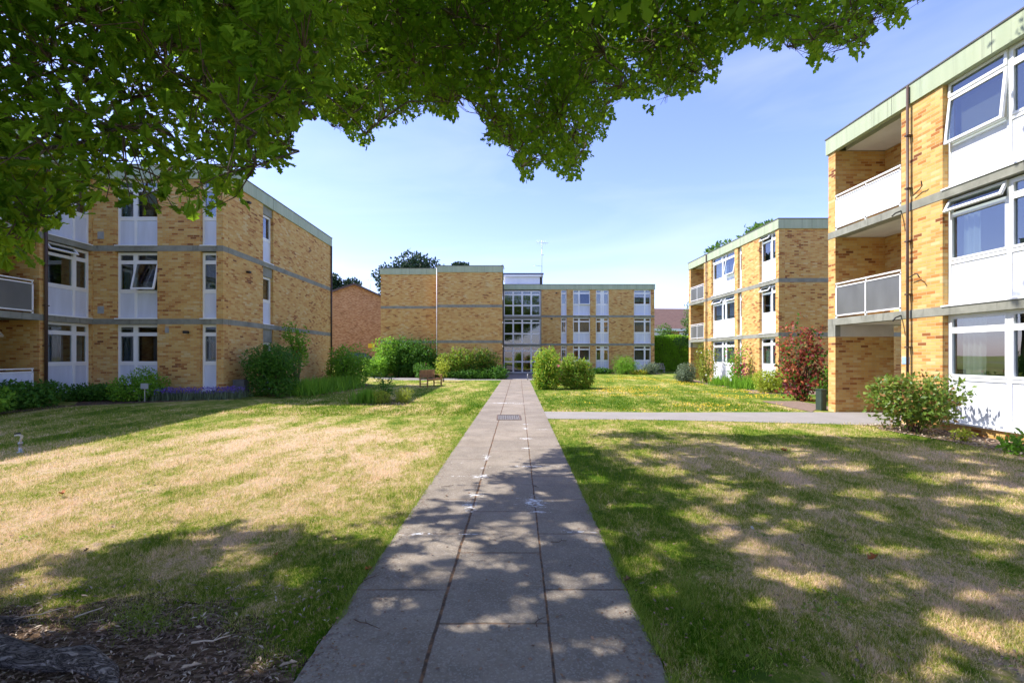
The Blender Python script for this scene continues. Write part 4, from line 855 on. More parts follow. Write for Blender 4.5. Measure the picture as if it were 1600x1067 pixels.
def oak():
    TB = Vector((-4.1, 2.2, 0)); o = empty('oak_tree', 'large oak overhanging the top of the view with lobed green leaves and a surface root', 'tree', tuple(TB))
    r = RNG
    def cand(n, lo, hi): return r.uniform(0, 1, (n, 3))*(np.array(hi)-np.array(lo))+np.array(lo)
    sets = []
    # near branch on the left
    P = cand(9000, (-6.5, 2.6, 2.3), (-1.2, 5.4, 6.2)); ok, px, py, sx, sy = crown_ok(P)
    ok &= (px < 470+np.maximum(0, 200-py)*.5) | (py < -100); P = P[ok]; dens = .6*vnoise(P*np.array([.55, .55, .8]), 4)+.4*vnoise(P*1.3, 14); P = P[dens > .43]; sets.append(('near', P[:2350]))
    # main limb ends at mid distance
    P = cand(80000, (-5, 5.4, 3.8), (8, 11.6, 12)); ok, px, py, sx, sy = crown_ok(P)
    hub = (P[:, 2] > 4.3)
    ok &= hub; P = P[ok]; px = px[ok]; py = py[ok]; sx = sx[ok]; sy = sy[ok]
    sh = np.stack([sx*.42, sy*.62, np.zeros(len(sx))], 1); holes = vnoise(sh, 21); d3 = .5*vnoise(P*.42, 8)+.5*vnoise(P*1.1, 18)
    vis = (py > -60) & (px > -200) & (px < 1700)
    keep = (holes > .3) & (d3 > .43); P1 = P[keep & vis][:6400]; P2 = P[keep & ~vis][:1800]
    sets.append(('mid', P1)); sets.append(('high', P2))
    # overhead and to the left, outside the frame: makes the shade
    P = cand(34000, (-12, -4, 4.6), (6.5, 6, 12)); ok, px, py, sx, sy = crown_ok(P)
    c = ((P[:, 0]+3)/8.5)**2+((P[:, 1]-2)/7)**2+((P[:, 2]-8)/4.5)**2 < 1
    iv = (px > -250) & (px < 1850) & (py > -60) & (P[:, 1] > .3)
    sh = np.stack([sx*.42, sy*.62, np.zeros(len(sx))], 1); keep = ok & c & ~iv & (vnoise(sh, 21) > .3); sets.append(('high', P[keep][:6500]))
    allP = np.concatenate([s[1] for s in sets])
    # limbs
    limbs = []
    def limb(pts, r0, r1):
        pts = [Vector(p) for p in pts]; out = []
        for i in range(len(pts)-1):
            for k in range(6):
                t = k/6; p0 = pts[max(i-1, 0)]; p1 = pts[i]; p2 = pts[i+1]; p3 = pts[min(i+2, len(pts)-1)]
                out.append(.5*((2*p1)+(p2-p0)*t+(2*p0-5*p1+4*p2-p3)*t*t+(3*p1-p0-3*p2+p3)*t**3))
        out.append(pts[-1]); out = [p+Vector((random.gauss(0, .03), random.gauss(0, .03), random.gauss(0, .03))) if 0 < i < len(out)-1 else p for i, p in enumerate(out)]
        rad = [r0+(r1-r0)*(i/(len(out)-1))**.8 for i in range(len(out))]; limbs.append((out, rad)); return out
    tr = limb([(-4.1, 2.2, -.2), (-4.1, 2.2, 1.2), (-4.0, 2.3, 2.8), (-3.8, 2.4, 4.6), (-3.4, 2.4, 7)], .48, .26)
    limb([(-3.95, 2.3, 3.6), (-3.2, 4, 5.6), (-1.6, 6.5, 7.4), (.6, 8.8, 8.2), (1.6, 10.2, 6.8)], .10, .02)
    limb([(-3.7, 2.4, 4.8), (-1.6, 4.5, 7.6), (1.5, 7, 9.4), (4.8, 9.2, 9.6)], .12, .03)
    limb([(-3.7, 2.4, 5.0), (-1.5, 3.2, 8), (1.8, 4.4, 9.6), (4.6, 5.6, 9.6)], .12, .03)
    limb([(-3.95, 2.4, 3.0), (-4.0, 3.2, 4.2), (-3.4, 4.0, 4.6), (-2.3, 4.4, 4.4), (-1.9, 4.6, 4.1)], .10, .02)
    limb([(-4.0, 2.4, 3.2), (-4.9, 3.2, 4.3), (-5.2, 4.2, 4.3), (-5.0, 4.9, 3.9)], .09, .02)
    limb([(-3.6, 2.4, 6), (-3.0, 1, 8.6), (-1, -1, 9.6), (1.5, -1.8, 9.6)], .18, .04)
    limb([(-3.9, 2.3, 4.4), (-6, 2.2, 6.6), (-8.5, 2.6, 7.6)], .18, .04)
    limb([(-3.5, 2.4, 6.8), (-3.0, 3.6, 9.0), (-2.2, 5.6, 10.6)], .2, .05)
    limb([(-1.6, 6.5, 7.4), (-1.2, 8.5, 7.6), (-.9, 10, 7.2)], .08, .02)
    limb([(.6, 8.8, 8.2), (2.0, 10, 8.4), (3.4, 10.6, 8.0)], .06, .02)
    nodes = np.array([tuple(p) for l, rd in limbs for p in l[4:]]); 
    wood = MB()
    for l, rd in limbs[1:]: wood.tube(l, rd, 9)
    # hubs -> secondary branches, clusters -> twigs
    idx = RNG.choice(len(allP), min(1300, len(allP)), replace=False); hubs = allP[idx]
    dist0 = np.array([np.linalg.norm(nodes-h, axis=1).min() for h in hubs]); hubs = hubs[np.argsort(dist0)]
    for h in hubs:
        d = np.linalg.norm(nodes-h, axis=1)+.25*np.maximum(0, nodes[:, 2]-h[2]); k = int(np.argmin(d)); a = Vector(nodes[k]); e = Vector(h)
        m1 = a.lerp(e, .35)+Vector((random.gauss(0, .1), random.gauss(0, .1), .12*(e-a).length)); m2 = a.lerp(e, .7)+Vector((random.gauss(0, .1), random.gauss(0, .1), .10*(e-a).length))
        wood.tube([a, m1, m2, e], [.013, .011, .009, .007], 5, caps=False); nodes = np.concatenate([nodes, [tuple(m1), tuple(m2), tuple(e)]])
    def shift(mb): mb.v = [(p[0]-TB.x, p[1]-TB.y, p[2]-TB.z) for p in mb.v]; return mb
    shift(wood).build('branch', M['bark'], o)
    tk = MB(); tk.tube(limbs[0][0], [rr*(1+.7*math.exp(-max(0, p.z)*2.2)) for p, rr in zip(*limbs[0])], 20); shift(tk).build('trunk', M['bark'], o)
    tw = MB(); hv = hubs
    seg0 = []; seg1 = []
    for p in allP:
        k = int(np.argmin(np.linalg.norm(hv-p, axis=1))); a = hv[k]; 
        if np.linalg.norm(a-p) < 1.0: seg0.append(a); seg1.append(p)
    A = np.array(seg0); B = np.array(seg1); n = len(A); d = norm(B-A+1e-6); s1 = norm(np.cross(d, RNG.normal(0, 1, (n, 3)))); s2 = np.cross(d, s1)
    mid = (A+B)/2+RNG.normal(0, .05, (n, 3))+np.array([0, 0, .04])
    ring = []
    for Q, rr in ((A, .006), (mid, .0045), (B, .003)):
        for k in range(3): an = 2.094*k; ring.append(Q+(s1*math.cos(an)+s2*math.sin(an))*rr)
    V = np.stack(ring, 1); T = []
    for s in (0, 3):
        for k in range(3): k2 = (k+1) % 3; T += [(s+k, s+k2, s+3+k2), (s+k, s+3+k2, s+3+k)]
    np_mesh('twig', V.reshape(-1, 3)-np.array(TB), (np.array(T)[None]+(np.arange(n)*9)[:, None, None]).reshape(-1, 3), M['twig'], o)
    for kind, P in sets:
        per, sz, tp, sp = {'near': (16, .112, 'oak', .11), 'mid': (17, .105, 'lobe', .13), 'high': (10, .19, 'lobe', .22)}[kind]
        PP = np.repeat(P, per, 0); n = len(PP); off = RNG.normal(0, 1, (n, 3)); PP = PP+off*sp*np.array([1, 1, .65]); D = norm(off)*.9+RNG.normal(0, .35, (n, 3)); D[:, 2] -= .30
        Nn = RNG.normal(0, .62, (n, 3)); Nn[:, 2] += 1
        k = lit_gap(PP+norm(D)*sz*.5, .04, 30); PP, D, Nn, n = PP[k], D[k], Nn[k], int(k.sum())
        scatter('foliage', PP-np.array(TB), D, Nn, sz*RNG.uniform(.5, 1.25, n), M['oak'], o, tp)
    # surface root running out of the mulch
    rt = MB(); pts = [(-3.75, 2.35, .12), (-3.3, 2.5, .10), (-2.9, 2.58, .06), (-2.55, 2.50, .045), (-2.3, 2.50, .06), (-2.1, 2.42, .03), (-1.95, 2.3, -.06)]
    rt.tube(pts, [.2, .12, .075, .055, .065, .045, .015], 14); rt.tube([(-3.6, 2.2, .1), (-3.2, 2.15, .08), (-2.8, 2.22, .03), (-2.3, 2.1, -.05)], [.2, .12, .08, .03], 12); rt.tube([(-3.9, 2.5, .1), (-3.5, 2.85, .04), (-3.0, 2.95, -.04)], [.2, .09, .03], 10)
    shift(rt).build('root', M['bark'], o)
oak()
# ---------------------------------------------------------------- shrubs and plants
S = shrub
S('shrub', 'dense dark green rounded shrub against the left block side wall, beside a grey cabinet', 'shrub', -9.0, 17.6, 2.1, 2.05, 'dkleaf', .075, 9500, nb=9, gap=.15, seed=1)
S('climbing_rose', 'leggy climbing rose with red blooms trained on the left block side wall', 'rose', -9.3, 20.4, 1.5, 2.7, 'midleaf', .075, 1900, nb=8, gap=.55, surf=.5, dep=1.0, seed=2, lift=.5, flowers=('red', 26, .045))
S('shrub', 'bright green bushy shrub at the far corner of the left block', 'shrub', -8.3, 24.2, 2.4, 2.3, 'midleaf', .085, 7000, nb=9, gap=.2, seed=3)
blades('daylily_clump', 'strip of arching strappy leaves along the foot of the left block side wall', 'plant', [(-8.4+.05*k, 18.9+k*.55) for k in range(9)], .7, 'midleaf', 2000, spread=.7, seed=3, arch=.75)
blades('lavender', 'purple-blue flowering lavender at the corner of the shaded left block', 'plant', [(-11.8, 15.5), (-11.3, 15.6), (-10.7, 15.7), (-10.1, 15.9), (-9.7, 16.1)], .30, 'greyleaf', 2200, spread=.5, flowers=('lavender', 1300, .05, .34), arch=.35)
S('shrub', 'low loose shrub with pale leaf tips under the shaded left block windows', 'shrub', -12.3, 15.4, 1.7, 1.1, 'midleaf', .07, 3800, nb=7, gap=.3, seed=5)
S('shrub', 'low dark evergreen ground shrub between the downpipe and the left block window', 'shrub', -13.9, 15.3, 2.2, .55, 'dkleaf', .07, 3800, nb=8, gap=.2, seed=6, dep=1.2)
S('shrub', 'broad dark shrub below the ground-floor balcony at the left edge', 'shrub', -14.2, 13.3, 2.3, .8, 'dkleaf', .085, 5200, nb=9, gap=.25, seed=7)
S('shrub', 'leafy shrub below the balcony at the very left edge of the view', 'shrub', -14.0, 11.6, 2.2, .9, 'midleaf', .09, 3600, nb=8, gap=.3, seed=8)
# bed in the lawn
blades('grass_clump', 'spiky dark green clump at the left of the small bed in the lawn', 'plant', [(-4.95, 16.5)], .5, 'midleaf', 620, spread=.45, arch=.4)
S('shrub', 'taller sparse seedling shrub at the back of the small bed in the lawn', 'shrub', -4.45, 17.0, .75, 1.15, 'dkleaf', .07, 520, nb=6, gap=.35, seed=10)
S('shrub', 'low yellow-green heather mound in the middle of the small lawn bed', 'shrub', -4.35, 16.3, .75, .5, 'yelleaf', .05, 1500, 'slim', nb=6, gap=.2, seed=11)
S('shrub', 'low yellow-green heather mound at the right end of the small lawn bed', 'shrub', -3.65, 16.6, .75, .52, 'yelleaf', .05, 1500, 'slim', nb=6, gap=.2, seed=12)
# central block planting
S('shrub', 'large dense dark green shrub climbing the left gable of the central block', 'shrub', -6.9, 33.9, 4.7, 3.2, 'dkleaf', .11, 11000, nb=14, gap=.15, dep=1.6, seed=13)
S('shrub', 'pale green bush at the left end of the central block planting, beside the car', 'shrub', -9.2, 32.6, 1.9, 1.5, 'midleaf', .10, 3200, nb=8, gap=.25, seed=14)
S('shrub', 'tall light green shrub at the left corner of the central block gable', 'shrub', -8.7, 33.6, 2.0, 3.3, 'midleaf', .10, 4200, nb=9, gap=.25, seed=15)
S('shrub', 'straggly pale-tipped shrub in front of the right gable of the central block', 'shrub', -3.6, 33.2, 2.8, 2.3, 'oliveleaf', .11, 3400, nb=10, gap=.42, dep=1.1, seed=16, mats2='midleaf', frac2=.4)
S('shrub', 'olive brown climbing shrub against the gable wall left of the entrance', 'shrub', -1.6, 33.4, 2.6, 2.45, 'oliveleaf', .10, 4000, nb=10, gap=.38, dep=.9, seed=17, mats2='dkleaf', frac2=.5)
S('shrub', 'small dark shrub nearest the left side of the entrance doors', 'shrub', -.4, 32.9, 1.6, 1.0, 'dkleaf', .09, 2200, nb=6, gap=.25, seed=18)
S('shrub', 'low dark shrub behind the wooden bench', 'shrub', -5.6, 32.6, 1.6, 1.2, 'dkleaf', .09, 2400, nb=6, gap=.25, seed=19, flowers=('pink', 20, .05))
S('shrub', 'low dark shrub below the middle of the right gable', 'shrub', -2.5, 32.7, 3.4, .75, 'dkleaf', .08, 3200, nb=9, gap=.25, dep=.7, seed=20)
S('sapling', 'young yellow-green sapling beside the wooden bench', 'tree', -3.9, 29.3, .95, 1.35, 'yelleaf', .085, 520, nb=6, gap=.35, seed=21, lift=.25)
# two big bushes by the path
S('bush', 'bright light green rounded bush right beside the path', 'bush', 2.2, 23.1, 1.5, 2.1, 'midleaf', .075, 9000, nb=11, gap=.3, seed=22, mats2='yelleaf', frac2=.55)
S('bush', 'olive green bush with bronze tips, right of the bright bush beside the path', 'bush', 3.8, 23.5, 1.8, 1.8, 'oliveleaf', .075, 9500, nb=11, gap=.32, seed=23, mats2='midleaf', frac2=.3, flowers=None)
S('flowering_shrub', 'small pink-flowered shrub showing between the two bushes beside the path', 'shrub', 3.1, 26.2, 1.0, 1.65, 'midleaf', .07, 1200, nb=6, gap=.3, seed=24, flowers=('pink', 240, .07))
# wing planting
S('shrub', 'deep green feathery shrub in front of the central block wing', 'shrub', 11.1, 41.3, 2.4, 1.75, 'midleaf', .10, 4200, 'slim', nb=9, gap=.2, seed=25)
S('shrub', 'grey-green rounded shrub in front of the central block right-hand windows', 'shrub', 13.2, 41.0, 1.8, 1.15, 'greyleaf', .08, 2600, nb=7, gap=.2, seed=26)
S('shrub', 'low ground shrub below the paired windows of the central wing', 'shrub', 9.0, 41.6, 2.4, .6, 'dkleaf', .09, 2000, nb=7, gap=.25, dep=.8, seed=27)
S('shrub', 'upright leafy shrub under the first windows of the central wing', 'shrub', 5.6, 41.4, 2.6, 1.1, 'midleaf', .09, 1900, nb=7, gap=.3, dep=.8, seed=28)
S('shrub', 'low yellow-flowering shrub in the central wing bed', 'shrub', 12.1, 40.6, 1.9, .45, 'yelleaf', .07, 1200, nb=6, gap=.3, dep=.7, seed=29, flowers=('yellow', 130, .05))
# along the middle right block
S('shrub', 'clipped round grey-green shrub at the far end of the middle right block', 'shrub', 11.75, 29.3, 1.35, 1.25, 'greyleaf', .06, 5000, nb=8, gap=.08, seed=30)
S('climbing_rose', 'tall pale straggly climber with white blooms by the balcony pier of the middle right block', 'rose', 12.55, 28.2, 1.35, 2.5, 'oliveleaf', .07, 2200, nb=9, gap=.42, seed=31, flowers=('white_f', 18, .06))
S('climbing_rose', 'pink-flowered climbing rose between the windows of the middle right block', 'rose', 12.75, 24.6, 1.35, 2.35, 'midleaf', .065, 2300, nb=9, gap=.4, seed=32, flowers=('pink', 190, .065))
blades('iris_clump', 'pale sword-leaved irises left of the pink climbing rose', 'plant', [(12.35, 26.4), (12.4, 25.7)], .62, 'midleaf', 190, spread=.5, arch=.28)
blades('iris_clump', 'pale sword-leaved irises right of the pink climbing rose', 'plant', [(12.3, 24.1), (12.4, 23.4), (12.4, 22.8)], .7, 'midleaf', 300, spread=.5, arch=.28)
S('shrub', 'golden yellow-green shrub at the foot of the red smoke bush', 'shrub', 12.3, 20.9, 1.6, 1.15, 'yelleaf', .065, 3600, nb=8, gap=.2, seed=33)
S('smoke_bush', 'tall red and purple leaved smoke bush at the corner of the near right block', 'shrub', 11.35, 17.4, 1.75, 3.2, 'redleaf', .10, 2700, 'round', nb=12, gap=.56, seed=34, mats2='dkleaf', frac2=.3)
S('shrub', 'green shrub seen through the open passage of the near right block', 'shrub', 13.0, 17.6, 1.6, 1.9, 'midleaf', .08, 2600, nb=7, gap=.2, seed=35)
S('rhododendron', 'spreading rhododendron with coppery leaf tips under the near right windows', 'shrub', 9.12, 10.1, 1.5, 1.22, 'rhodo', .085, 3600, 'leaf', nb=14, gap=.36, surf=.8, dep=1.75, seed=36, freq=1.6, mats2='tipleaf', frac2=.13, lift=.12)
S('small_plant', 'small sparse plant at the foot of the near right block, at the right edge', 'plant', 8.95, 7.9, .5, .45, 'midleaf', .07, 260, nb=5, gap=.25, seed=37)
S('small_plant', 'tiny pale seedling beside the rhododendron', 'plant', 9.2, 9.1, .35, .28, 'yelleaf', .05, 160, nb=5, gap=.25, seed=38)
# hedge, far trees ------------------------------------------
def hedge():
    o = empty('hedge', 'tall clipped bright green hedge between the central block and the middle right block', 'hedge', (16.5, 50, 0)); n = 26000
    x0, x1, y0, y1, h = 13.2, 24, 49.2, 51, 3.7
    s = RNG.random(n); P = np.stack([RNG.uniform(x0, x1, n), np.where(s < .7, y0, RNG.uniform(y0, y1, n)), np.where(s < .7, RNG.uniform(0, h, n), h)], 1)+RNG.normal(0, .06, (n, 3))
    bx = np.sin(P[:, 0]*2.1)*.08+np.sin(P[:, 0]*5+P[:, 2]*3)*.05; P[:, 1] += bx; P[:, 2] = np.maximum(.02, P[:, 2]+bx*.8)
    D = RNG.normal(0, .5, (n, 3)); D[:, 1] -= .4; D[:, 2] += .5; Nn = RNG.normal(0, .5, (n, 3)); Nn[:, 1] -= 1
    scatter('foliage', P-np.array(o.location), D, Nn, .16, M['hedge'], o, 'leaf')
    MB().box(W0, x0-16.5+.1, x1-16.5-.1, y0-50+.15, y1-50-.15, 0, h-.15).build('inner_branches', M['twig'], o)
hedge()
def tree(name, label, x, y, z0, h, w, mat, size, n, nb=16, gap=.3, seed=0, low=.35, tpl='leaf', flat=1.0, freq=.5):
    o = empty(name, label, 'tree', (x, y, z0), 0, 'far pines' if name == 'pine_tree' else 'far broadleaf trees'); rr = random.Random(seed); bl = []
    for k in range(nb):
        a = rr.random()*6.283; q = math.sqrt(rr.random()); hh = low+(1-low)*rr.random(); wd = (1-abs(2*((hh-low)/(1-low))-.9)**2*.5); r = w*rr.uniform(.13, .22)
        bl.append((x+math.cos(a)*w*.38*q*wd, y+math.sin(a)*w*.38*q*wd, z0+h*hh*.9, r, r, r*.75*flat))
    bl.append((x, y, z0+h*.65, w*.25, w*.25, h*.2))
    crown('foliage', bl, n, size, M[mat], o, tpl, .7, gap, freq, seed)
    mb = MB(); mb.tube([(0, 0, -.3), (.1, .05, h*.3), (-.1, 0, h*.6), (0, 0, h*.85)], [w*.035+.06, w*.028+.05, w*.018+.03, .03], 8)
    for b in bl: t = max(.2, (b[2]-z0)/h-.25); mb.tube([(0, 0, h*t), ((b[0]-x)*.5, (b[1]-y)*.5, (h*t+b[2]-z0)/2+.1), (b[0]-x, b[1]-y, b[2]-z0)], [.07, .05, .02], 5)
    mb.build('trunk', M['bark'], o); return o
tree('pine_tree', 'broad dark pine crown rising behind the left gable of the central block', -13.6, 72, 0, 18.8, 14, 'pine', .5, 13000, nb=15, gap=.25, seed=41, low=.62, flat=.8)
tree('pine_tree', 'small dark pine top behind the right gable of the central block', -7.9, 82, 0, 20.0, 6.5, 'pine', .5, 5000, nb=8, gap=.3, seed=42, low=.7)
tree('pine_tree', 'dark pine standing beyond the brown gable house', -27.8, 78, 0, 17.0, 7.5, 'pine', .5, 8000, nb=12, gap=.3, seed=43, low=.45)
tree('broadleaf_tree', 'light green tree top just left of the central block, behind the gable house', -18.4, 76, 0, 14.0, 7, 'farleaf', .35, 3200, nb=10, gap=.25, seed=44)
tree('broadleaf_tree', 'green tree rising above the roof of the middle right block', 25.2, 46, 0, 15.2, 10.5, 'farleaf', .42, 26000, nb=30, gap=.08, seed=45, low=.5)
tree('broadleaf_tree', 'green tree beside the far corner of the middle right block', 18.6, 44, 0, 8.2, 4.4, 'farleaf', .2, 4200, nb=12, gap=.3, seed=46, low=.2)
tree('broadleaf_tree', 'rounded shrubby tree above the hedge in front of the tiled house', 19.5, 53.5, 0, 5.6, 4.0, 'farleaf', .2, 2600, nb=9, gap=.25, seed=47, low=.2)
# ---------------------------------------------------------------- small things
def bench(name, label, loc, rz, mat, wd=1.25):
    o = empty(name, label, 'bench', loc, rz); h = wd/2                # faces local -y
    for x in (-h, h-.06):
        MB().box(W0, x, x+.06, -.28, -.22, 0, .62).build('leg', M[mat], o, bevel=.006)
        MB().box(W0, x, x+.06, .22, .28, 0, .92).build('leg', M[mat], o, bevel=.006)
        MB().box(W0, x-.01, x+.07, -.32, .22, .62, .655).build('armrest', M[mat], o, bevel=.008)
        MB().box(W0, x+.01, x+.05, -.22, .22, .16, .2).build('stretcher', M[mat], o)
    s = MB()
    for k in range(6): s.box(W0, -h+.06, h-.06, -.27+k*.083, -.27+k*.083+.068, .42, .445)
    s.box(W0, -h+.06, h-.06, -.26, -.235, .35, .418); s.build('seat', M[mat], o)
    b = MB().box(W0, -h+.06, h-.06, .225, .265, .85, .92).box(W0, -h+.06, h-.06, .225, .265, .5, .55)
    k = -h+.1
    while k < h-.12: b.box(W0, k, k+.045, .235, .255, .55, .85); k += .075
    b.build('backrest', M[mat], o); return o
bench('garden_bench', 'brown slatted teak bench on the lawn by the path', (-4.0, 25.0, .0), R(62), 'teak', 1.3)
bench('garden_bench', 'small pale grey bench on the grass in front of the tall hedge', (15.3, 45.2, 0), R(-4), 'greywood', 1.25)
def manhole():
    x0, x1 = -.19, .47; o = empty('manhole_cover', 'rusty rectangular metal inspection cover set in the paving', 'manhole cover', ((x0+x1)/2, 12.5, .012)); w, d = .33, .5
    rust = mat_plain('rusty_iron', (.16, .11, .085), .75, .35, 12, metal=.2); f = MB()
    for a in ((-w, w, -d, -d+.035), (-w, w, d-.035, d), (-w, -w+.035, -d+.035, d-.035), (w-.035, w, -d+.035, d-.035)): f.box(W0, *a, 0, .014)
    f.build('frame', M['drychip'] if False else rust, o); c = MB().box(W0, -w+.04, w-.04, -d+.04, d-.04, 0, .006)
    for i in range(9):
        for j in range(13): c.box(W0, -w+.07+i*.062, -w+.10+i*.062, -d+.07+j*.068, -d+.10+j*.068, .006, .010)
    c.build('lid', mat_plain('worn_iron', (.20, .18, .165), .6, .3, 12, metal=.2), o)
manhole()
def tap():
    x, y = -8.55, 8.05; o = empty('standpipe_tap', 'short grey irrigation standpipe with a tap head on the left lawn', 'tap', (x, y, 0))
    MB().lathe((0, 0, 0), [(.05, 0), (.05, .012), (.024, .02), (.022, .14), (.035, .15), (.035, .185), (.02, .19)], 12).build('pipe', M['metal'], o)
    MB().tube([(0, 0, .18), (.012, 0, .24), (.03, 0, .29)], [.018, .017, .02], 10).tube([(.03, 0, .29), (-.02, 0, .315), (-.09, -.01, .30)], [.02, .018, .014], 10).build('spout', mat_plain('cream_plastic', (.55, .50, .40), .5), o)
    MB().box(W0, -.10, .0, -.012, .012, .328, .345).box(W0, -.045, -.03, -.03, .03, .345, .355).build('handle', M['black'], o)
tap()
def cabinet(name, label, x, y, w, d, h, mat):
    z = float(gz(x, y)); o = empty(name, label, 'cabinet', (x, y, z)); MB().box(W0, -w/2, w/2, -d/2, d/2, 0, h-.03).build('body', M[mat], o, bevel=.01)
    MB().box(W0, -w/2-.015, w/2+.015, -d/2-.015, d/2+.015, h-.03, h).build('lid', M[mat], o, bevel=.006); MB().box(W0, -w/2+.03, w/2-.03, -d/2-.012, -d/2, .06, h-.09).build('door', M[mat], o); return o
M['dkgrey'] = mat_plain('dark_grey_steel', (.075, .08, .08), .55); M['dkgreen'] = mat_plain('dark_green_steel', (.035, .055, .04), .55)
cabinet('utility_cabinet', 'dark grey box at the foot of the left block corner', -9.75, 16.9, .42, .35, .62, 'dkgrey')
cabinet('utility_cabinet', 'dark green narrow box at the base of the smoke bush', 9.94, 14.25, .17, .26, .66, 'dkgreen')
def sign():
    x, y = -11.75, 14.9; z = float(gz(x, y)); o = empty('plant_sign', 'small grey plaque on a stake in the left block bed', 'sign', (x, y, z), R(10)); MB().box(W0, -.012, .012, -.008, .008, 0, .5).build('stake', M['metal'], o); MB().box(W0, -.11, .11, -.03, -.01, .42, .6).build('plaque', M['vent'], o)
sign()
def grille():
    z = float(gz(-14.1, 16.2)); o = empty('extractor_box', 'white louvred box at the foot of the left block wall', 'vent box', (-14.45, 16.3, z)); MB().box(W0, -.25, .25, -.12, .12, 0, .42).build('body', M['white_paint'], o, bevel=.01)
    g = MB()
    for k in range(6): g.box(W0, -.21, .21, -.135, -.121, .06+k*.055, .085+k*.055)
    g.build('louvre', M['vent'], o)
grille()
def car():
    o = empty('parked_car', 'dark blue parked car mostly hidden behind the shrubs by the gable house', 'car', (-15.0, 45.6, float(gz(-15., 45.6))+.03), R(12)); M['carp'] = mat_plain('dark_blue_car_paint', (.02, .035, .07), .2, .02, spec=.7)
    prof = [(-2.1, .32), (-2.12, .62), (-2.05, .85), (-1.1, .98), (-.45, 1.40), (.2, 1.46), (1.1, 1.42), (1.75, 1.05), (2.05, .98), (2.1, .6), (2.08, .32)]
    mb = MB(); n = len(prof)
    secs = [(-.80, .96, .97), (-.84, 1, 1), (.84, 1, 1), (.80, .96, .97)]
    for (yy, sx_, sz_) in ((-.74, .95, .0), (-.86, 1, .0), (.86, 1, 0), (.74, .95, 0)):
        for (x, z) in prof: t = max(0, z-.95)/.5; mb.v.append((x*sx_, yy*(1-.2*t), z))
    for s in range(3):
        for i in range(n): j = (i+1) % n; mb.face((s*n+i, s*n+j, (s+1)*n+j, (s+1)*n+i), None, 0, False)
    mb.face(range(n)); mb.face([3*n+i for i in range(n)][::-1]); mb.build('body', M['carp'], o, bevel=.03)
    g = MB()
    for sg in (-1, 1):
        y1, y2 = sg*.862, sg*.74; P = [(-1.0, y1-sg*.0, 1.0), (.35, y1, 1.0), (.35, y2-sg*.03+sg*.0, 1.38), (-.45, y2-sg*.03, 1.36)]; 
        for dx in (0, 1):
            b0 = len(g.v); Q = [(-.95, y1, 1.0), (.3, y1, 1.0), (.3, sg*.735, 1.37), (-.42, sg*.735, 1.35)] if dx == 0 else [(.38, y1, 1.0), (1.6, y1, 1.02), (1.1, sg*.735, 1.36), (.38, sg*.735, 1.37)]
            g.v += Q; g.face((b0, b0+1, b0+2, b0+3))
    b0 = len(g.v); g.v += [(-1.12, -.75, 1.01), (-1.12, .75, 1.01), (-.5, .66, 1.39), (-.5, -.66, 1.39)]; g.face((b0, b0+1, b0+2, b0+3)); b0 = len(g.v); g.v += [(1.75, -.74, 1.08), (1.75, .74, 1.08), (1.18, .66, 1.4), (1.18, -.66, 1.4)]; g.face((b0, b0+1, b0+2, b0+3))
    g.build('window', mat_plain('car_glass', (.02, .025, .03), .08, .02, spec=.9), o)
    for x in (-1.35, 1.35):
        for y in (-.8, .8):
            t = MB().tube([(x, y-.1, .32), (x, y+.1, .32)], .32, 24).build('wheel', M['black'], o); MB().tube([(x, y-.115, .32), (x, y+.115, .32)], .2, 16).build('rim', M['metal'], t)
    for y in (-.65, .65): MB().box(W0, -2.13, -2.02, y-.16, y+.16, .66, .8).build('headlight', M['upvc'], o, bevel=.02); MB().box(W0, 2.03, 2.12, y-.16, y+.16, .75, .95).build('tail_light', M['red'], o, bevel=.02)
    MB().box(W0, -2.16, -2.12, -.26, .26, .42, .53).build('number_plate', M['upvc'], o)
car()
for k, (px, yy) in enumerate(((824.5, 31.4),)):
    o = empty('bollard', 'small white-topped post at the end of the path by the entrance', 'post', ((px-VX)*yy/F, yy, 0)); MB().lathe((0, 0, 0), [(.035, 0), (.035, .32), (.02, .36)], 10).build('shaft', M['vent'], o); MB().lathe((0, 0, .36), [(.035, 0), (.04, .04), (.015, .06)], 10).build('cap', M['upvc'], o)
# fallen leaves, twigs on the paving and lawn
def litter_leaf(x, y, size, mat, label, tpl='lobe', group=None):
    z = float(gz(x, y))+(.018 if pL(y) < x < pR(y) else .04); a = random.random()*6.28
    V, T = TP[tpl]; th = .25; P = V.copy()*size; P[:, 2] = V[:, 2]*size*2.5+np.abs(V[:, 0])*size*.6
    o = np_mesh('fallen_leaf', P, T, M[mat]); o.location = (x, y, z); o.rotation_euler = (random.uniform(-.3, .3), random.uniform(-.3, .3), a); tag(o, label, 'leaf', 'fallen leaves')
for px, py, s, m, lab in ((93, 776, .13, 'deadleaf', 'orange dead leaf curled on the dry left lawn'), (1178, 834, .05, 'white_f', 'pale leaf scrap on the shaded right lawn'), (1355, 881, .11, 'deadleaf', 'orange dead leaf on the shaded right lawn'), (1218, 704, .13, 'deadleaf', 'brown-orange leaf near the top edge of the tree shadow'), (583, 890, .07, 'deadleaf', 'orange leaf at the left edge of the path'), (972, 912, .08, 'deadleaf2', 'brown leaf at the right edge of the path'), (172, 829, .05, 'deadleaf2', 'small brown leaf on the sunny left lawn'), (430, 872, .07, 'deadleaf', 'rust-coloured leaf where tree shade starts on the left lawn'), (130, 869, .05, 'deadleaf2', 'brown leaf above the mulch on the left lawn'), (696, 776, .05, 'deadleaf2', 'dark leaf flake on the left-hand paving')):
    x, y = px2w(px, py); litter_leaf(x, y, s, m, lab)
